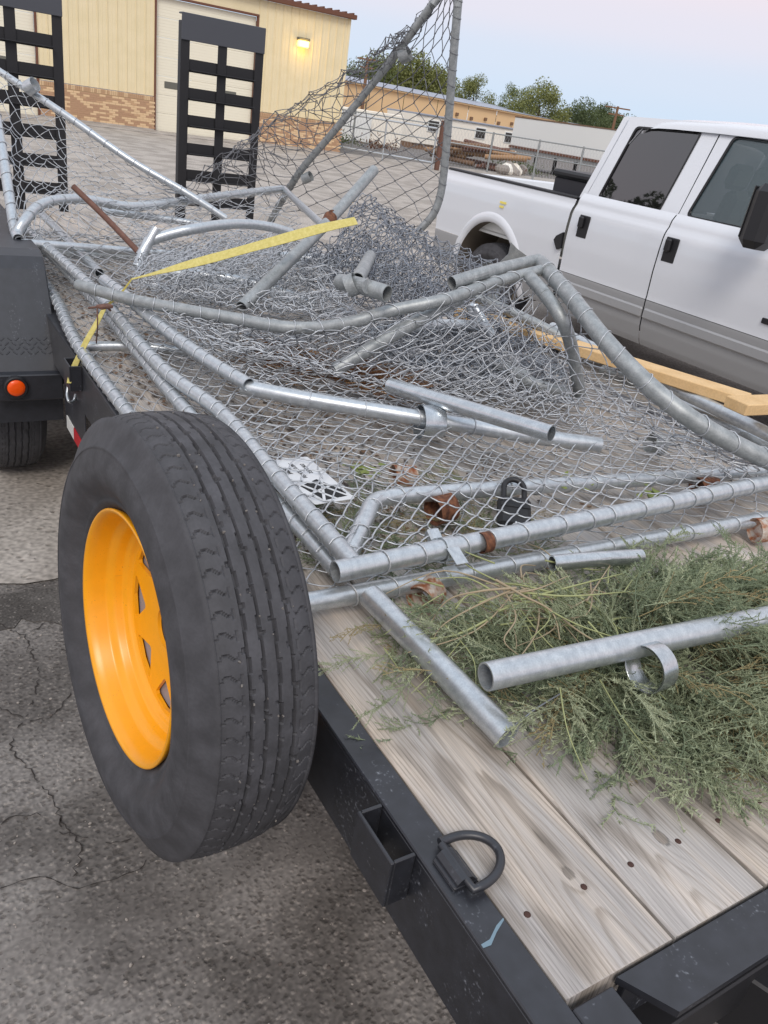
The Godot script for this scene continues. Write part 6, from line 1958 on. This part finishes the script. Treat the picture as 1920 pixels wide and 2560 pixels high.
# ---- uprooted weeds on the deck ----
func sprig_mesh(seed_no: int, len_: float, twigs: int, leaves: int) -> ArrayMesh:
	var r := RandomNumberGenerator.new()
	r.seed = seed_no
	var b := Mb.new()
	# main stem along +z, arching
	var stem := PackedVector3Array()
	var nn := PackedVector3Array()
	for i in 9:
		var u := i / 8.0
		stem.append(Vector3(sin(u * 3.0 + seed_no) * 0.02 * u, 0.05 * sin(u * PI * 0.7), u * len_))
		nn.append(Vector3.UP)
	sweep(b, stem, nn, 0.0011)
	for k in twigs:
		var u := 0.12 + 0.88 * float(k) / twigs
		var f := u * 8.0
		var i := mini(int(f), 7)
		var p := stem[i].lerp(stem[i + 1], f - i)
		var d := Vector3(r.randf_range(-1, 1), r.randf_range(-0.3, 0.9), r.randf_range(0.25, 1.0)).normalized()
		var l := len_ * r.randf_range(0.16, 0.34) * (1.15 - u * 0.6)
		var tw := PackedVector3Array()
		var tn := PackedVector3Array()
		for s in 4:
			var q := s / 3.0
			tw.append(p + d * l * q + Vector3(0, -0.012 * q * q, 0.01 * q))
			tn.append(Vector3(0.3, 1, 0))
		sweep(b, tw, tn, 0.0007)
		for s in leaves:
			var q := (s + 0.5) / leaves
			var at := tw[0].lerp(tw[3], q)
			var e := (d * 0.7 + Vector3(r.randf_range(-1, 1), r.randf_range(-0.6, 1), r.randf_range(-1, 1))).normalized() * r.randf_range(0.005, 0.011)
			var w := e.cross(Vector3(r.randf() - 0.5, r.randf() - 0.5, r.randf() - 0.5)).normalized() * 0.0013
			b.tri(at - w, at + w, at + e)
	return b.mesh()

func weed_thing(called: String, label: String, root: Vector3, spots: Array, mats: Array, meshes: Array, stems: Array) -> void:
	var t := thing(called, label, "weed", root, "uprooted weeds on the deck")
	for k in meshes.size():
		var mine := []
		for i in spots.size():
			if i % meshes.size() == k: mine.append(spots[i])
		var mm := MultiMesh.new()
		mm.transform_format = MultiMesh.TRANSFORM_3D
		mm.mesh = meshes[k]
		mm.instance_count = mine.size()
		for i in mine.size():
			var q: Transform3D = mine[i]
			mm.set_instance_transform(i, Transform3D(q.basis, q.origin - root))
		var o := MultiMeshInstance3D.new()
		o.name = "foliage"
		o.multimesh = mm
		o.material_override = mats[k]
		t.add_child(o, true)
		o.set_meta("kind", "stuff")
	for s in stems:
		var b := Mb.new()
		b.tube(curve(s[0], 5), s[1], 7, 0.0, s[1] * 0.35)
		part(t, "stem", b, s[2])

func lay(x: float, y: float, z: float, toward: Vector3, tilt: float, scale_: float) -> Transform3D:
	var f := toward.normalized()
	f.y = tilt
	f = f.normalized()
	var s := Vector3.UP.cross(f).normalized()
	var bs := Basis(s, f.cross(s), f) * Basis(Vector3(0, 0, 1), rng.randf() * TAU)
	return Transform3D(bs.scaled(Vector3.ONE * scale_), Vector3(x, y, z))

func make_weeds() -> void:
	var ms := []
	for k in 4: ms.append(sprig_mesh(20 + k, 0.24, 26, 18))
	ms.append(sprig_mesh(31, 0.22, 18, 9))
	ms.append(sprig_mesh(37, 0.20, 14, 5))
	var mats := [M.weed_0, M.weed_1, M.weed_2, M.weed_0, M.weed_2, M.weed_dry]
	# big bush: heap over the front planks, sprays fanning out to the rim
	var spots := []
	var c := Vector3(1.16, DECK, -0.77)
	for i in 1100:
		var a := rng.randf() * TAU
		var q := sqrt(rng.randf())
		var ex := 0.54
		var ez := 0.36
		var p := c + Vector3(cos(a) * q * ex, 0, sin(a) * q * ez)
		var hgt := 0.010 + (0.06 + 0.105 * smoothstep(0.85, 1.2, p.x)) * (1.0 - q * q) * rng.randf_range(0.25, 1.0) * (0.25 + 0.75 * smoothstep(-1.08, -0.82, p.z))
		if Vector2(p.x - 1.0, p.z + 0.64).length() < 0.27: hgt *= 0.18
		if Vector2(p.x - 1.25, p.z + 1.02).length() < 0.2: hgt *= 0.2
		var out := Vector3(cos(a), 0, sin(a)) + Vector3(rng.randfn(), 0, rng.randfn()) * 0.45
		var tip := p + out.normalized() * 0.14
		if p.x > 0.78 and tip.x > 0.70 and p.z < -0.40 and tip.z > -1.07 and tip.z < -0.655 + (tip.x - 0.70) * 0.80 and tip.z < -0.36: spots.append(lay(p.x - out.normalized().x * 0.12, DECK + hgt, p.z - out.normalized().z * 0.12, out, rng.randf_range(-0.10, 0.22), rng.randf_range(0.7, 1.15)))
	var stems := []
	for s in [[[Vector3(0.9466, 0.925, -0.9169), Vector3(0.871, 0.925, -0.9297), Vector3(0.8264, 0.895, -0.9608), Vector3(0.798, 0.845, -0.9641)], 0.0052, M.weed_wood], [[Vector3(0.9466, 0.925, -0.9169), Vector3(0.8553, 0.895, -0.9237), Vector3(0.7899, 0.865, -0.9241), Vector3(0.7579, 0.825, -0.9034)], 0.0042, M.weed_wood], [[Vector3(0.9261, 0.925, -0.9525), Vector3(0.9437, 0.925, -0.8894), Vector3(0.9859, 0.905, -0.8513), Vector3(0.9757, 0.875, -0.8066)], 0.0055, M.weed_wood], [[Vector3(0.9452, 0.925, -0.903), Vector3(1.029, 0.925, -0.8618), Vector3(1.183, 0.905, -0.8586), Vector3(1.35, 0.875, -0.869)], 0.0042, M.weed_stem], [[Vector3(0.9625, 0.915, -0.8851), Vector3(1.017, 0.895, -0.8155), Vector3(1.098, 0.875, -0.764), Vector3(1.168, 0.855, -0.7412)], 0.0036, M.weed_stem], [[Vector3(0.937, 0.915, -0.9507), Vector3(0.9093, 0.905, -0.8636), Vector3(0.8511, 0.895, -0.8216), Vector3(0.8817, 0.865, -0.8042)], 0.0040, M.weed_wood], [[Vector3(1.183, 0.905, -0.8586), Vector3(1.275, 0.895, -0.909), Vector3(1.412, 0.875, -0.9702)], 0.0030, M.weed_stem], [[Vector3(0.9452, 0.925, -0.903), Vector3(0.9804, 0.935, -0.89), Vector3(1.095, 0.915, -0.9315)], 0.0045, M.weed_wood], [[Vector3(0.8043, 0.865, -0.9323), Vector3(0.8073, 0.855, -0.8445), Vector3(0.78, 0.835, -0.7886)], 0.0030, M.weed_stem], [[Vector3(0.7012, 0.815, -0.9624), Vector3(0.7032, 0.805, -0.8784), Vector3(0.7124, 0.805, -0.7659)], 0.0030, M.weed_stem], [[Vector3(0.9883, 0.855, -0.708), Vector3(0.9629, 0.845, -0.6212), Vector3(0.9764, 0.815, -0.5513)], 0.0028, M.weed_stem], [[Vector3(0.8806, 0.875, -0.6999), Vector3(0.8397, 0.855, -0.6276), Vector3(0.8359, 0.815, -0.5629)], 0.0028, M.weed_stem]]:
		stems.append([s[0], s[1] * 0.52, s[2]])
	for i in 64:
		var a := rng.randf() * TAU
		var l := rng.randf_range(0.10, 0.26)
		var o0 := Vector3(1.02 + rng.randfn() * 0.10, DECK + rng.randf_range(0.07, 0.125), -0.95 + rng.randfn() * 0.06)
		var d0 := Vector3(cos(a), rng.randf_range(-0.25, 0.05), sin(a) * 0.8)
		var side := Vector3(-sin(a), 0, cos(a)) * rng.randfn() * 0.05
		stems.append([[o0, o0 + d0 * l * 0.5 + side, o0 + d0 * l + side * 0.4 + Vector3(0, -0.015, 0)], rng.randf_range(0.0012, 0.0026), M.weed_wood if i % 3 == 0 else M.weed_stem])
	weed_thing("green_weed", "big uprooted feathery green weed with woody stems spread over the front planks", c, spots, mats, ms, stems)
	# weed squashed under the front gate rails
	var sp2 := []
	for i in 110:
		var x := rng.randf_range(0.74, 1.40)
		var z := rng.randf_range(-1.55, -1.16)
		sp2.append(lay(x, DECK + rng.randf_range(0.004, 0.022), z, Vector3(rng.randf_range(-1, 1), 0, rng.randf_range(-1, 1)), rng.randf_range(-0.03, 0.02), rng.randf_range(0.5, 0.85)))
	weed_thing("green_weed", "flattened green weed trapped under the gate mesh around the padlock", Vector3(1.1, DECK, -1.3), sp2, [M.weed_2, M.weed_2, M.weed_0, M.weed_2, M.weed_dry, M.weed_dry], ms, [])
	# wisps spilling left of the big bush
	var sp3 := []
	for i in 14:
		var u := rng.randf()
		sp3.append(lay(lerpf(0.80, 0.74, u) + rng.randf_range(-0.04, 0.06), DECK + rng.randf_range(0.006, 0.05), lerpf(-1.12, -0.78, u), Vector3(-0.5, 0, rng.randf_range(-0.2, 1.0)), rng.randf_range(-0.02, 0.12), rng.randf_range(0.5, 0.9)))
	weed_thing("green_weed", "thin wispy weed spilling over the outermost plank by the bare pipe", Vector3(0.72, DECK, -0.95), sp3, mats, ms, [])
	# dry grass caught below the buckled rail
	for k in 2:
		var b := Mb.new()
		for i in 1100:
			var u := rng.randf()
			var p: Vector3 = Vector3(1.022, 0.875, -2.456).lerp(Vector3(1.429, 0.865, -2.094), u) + Vector3(rng.randfn() * 0.05, rng.randf() * 0.06, rng.randfn() * 0.06)
			var d := Vector3(1.0 + rng.randfn() * 0.4, rng.randfn() * 0.25, 0.3 + rng.randfn() * 0.5).normalized() * rng.randf_range(0.04, 0.11)
			var w := d.cross(Vector3(rng.randfn(), rng.randfn(), rng.randfn())).normalized() * 0.0014
			b.tri(p - w, p + w, p + d)
		top("dry_grass_clump", b, [M.dry_grass, M.dry_grass_pale][k], ["brown dead grass matted under the sagging mesh", "pale straw mixed into the dead grass under the mesh"][k], "grass", "", "stuff")
	# crumbs of soil, bark and dead leaf on the planks under the gates
	for k in 2:
		var b := Mb.new()
		for i in 2600:
			var u := rng.randf()
			var p := Vector3(rng.randf_range(0.62, 1.0 + 1.1 * rng.randf()), DECK + 0.0035, -1.3 - 2.9 * u)
			if fn.get_noise_2d(p.x * 2.4 + k * 9, p.z * 1.6) < -0.05 + (0.25 if p.x > 1.5 else 0.0): continue
			var e := Vector3(rng.randfn(), rng.randf() * 0.35, rng.randfn()).normalized() * rng.randf_range(0.006, 0.020)
			var w := e.cross(Vector3.UP).normalized() * e.length() * rng.randf_range(0.25, 0.6)
			b.tri(p, p + e * 0.5 + w + Vector3(0, 0.003, 0), p + e)
			b.tri(p, p + e, p + e * 0.5 - w)
		top("deck_litter", b, [M.far_brown, M.stone_dark][k], ["brown bark crumbs and dead leaves on the planks under the gates", "grey soil crumbs on the planks under the gates"][k], "litter", "", "stuff")
	for q in [[Vector3(1.525, 0.865, -1.355), 0], [Vector3(1.748, 0.845, -1.279), 1], [Vector3(0.9802, 0.865, -1.568), 2]]:
		var b := Mb.new()
		for i in 26:
			var p: Vector3 = q[0] + Vector3(rng.randfn() * 0.02, rng.randf() * 0.015, rng.randfn() * 0.02)
			var d := Vector3(rng.randfn(), rng.randf() * 0.4, rng.randfn()).normalized() * 0.02
			b.tri(p - d * 0.3, p + d.cross(Vector3.UP) * 0.5, p + d)
			b.tri(p - d * 0.3, p + d, p - d.cross(Vector3.UP) * 0.5)
		top("leafy_sprig", b, mat("sprig_green_%d" % q[1], lin(0.20, 0.24, 0.06), 0.7), ["small yellow-green sprig on the mesh right of the padlock", "tiny green sprig near the far rails", "small green sprig beside the company plate"][q[1]], "plant", "small sprigs on the mesh")

func _ready() -> void:
	rng.seed = 4711
	fn.seed = 5
	fn.frequency = 1.0
	set_view()
	make_materials()
	make_ground()
	make_trailer()
	make_spare()
	make_fences()
	make_loose()
	make_truck()
	make_building()
	make_far()
	make_weeds()
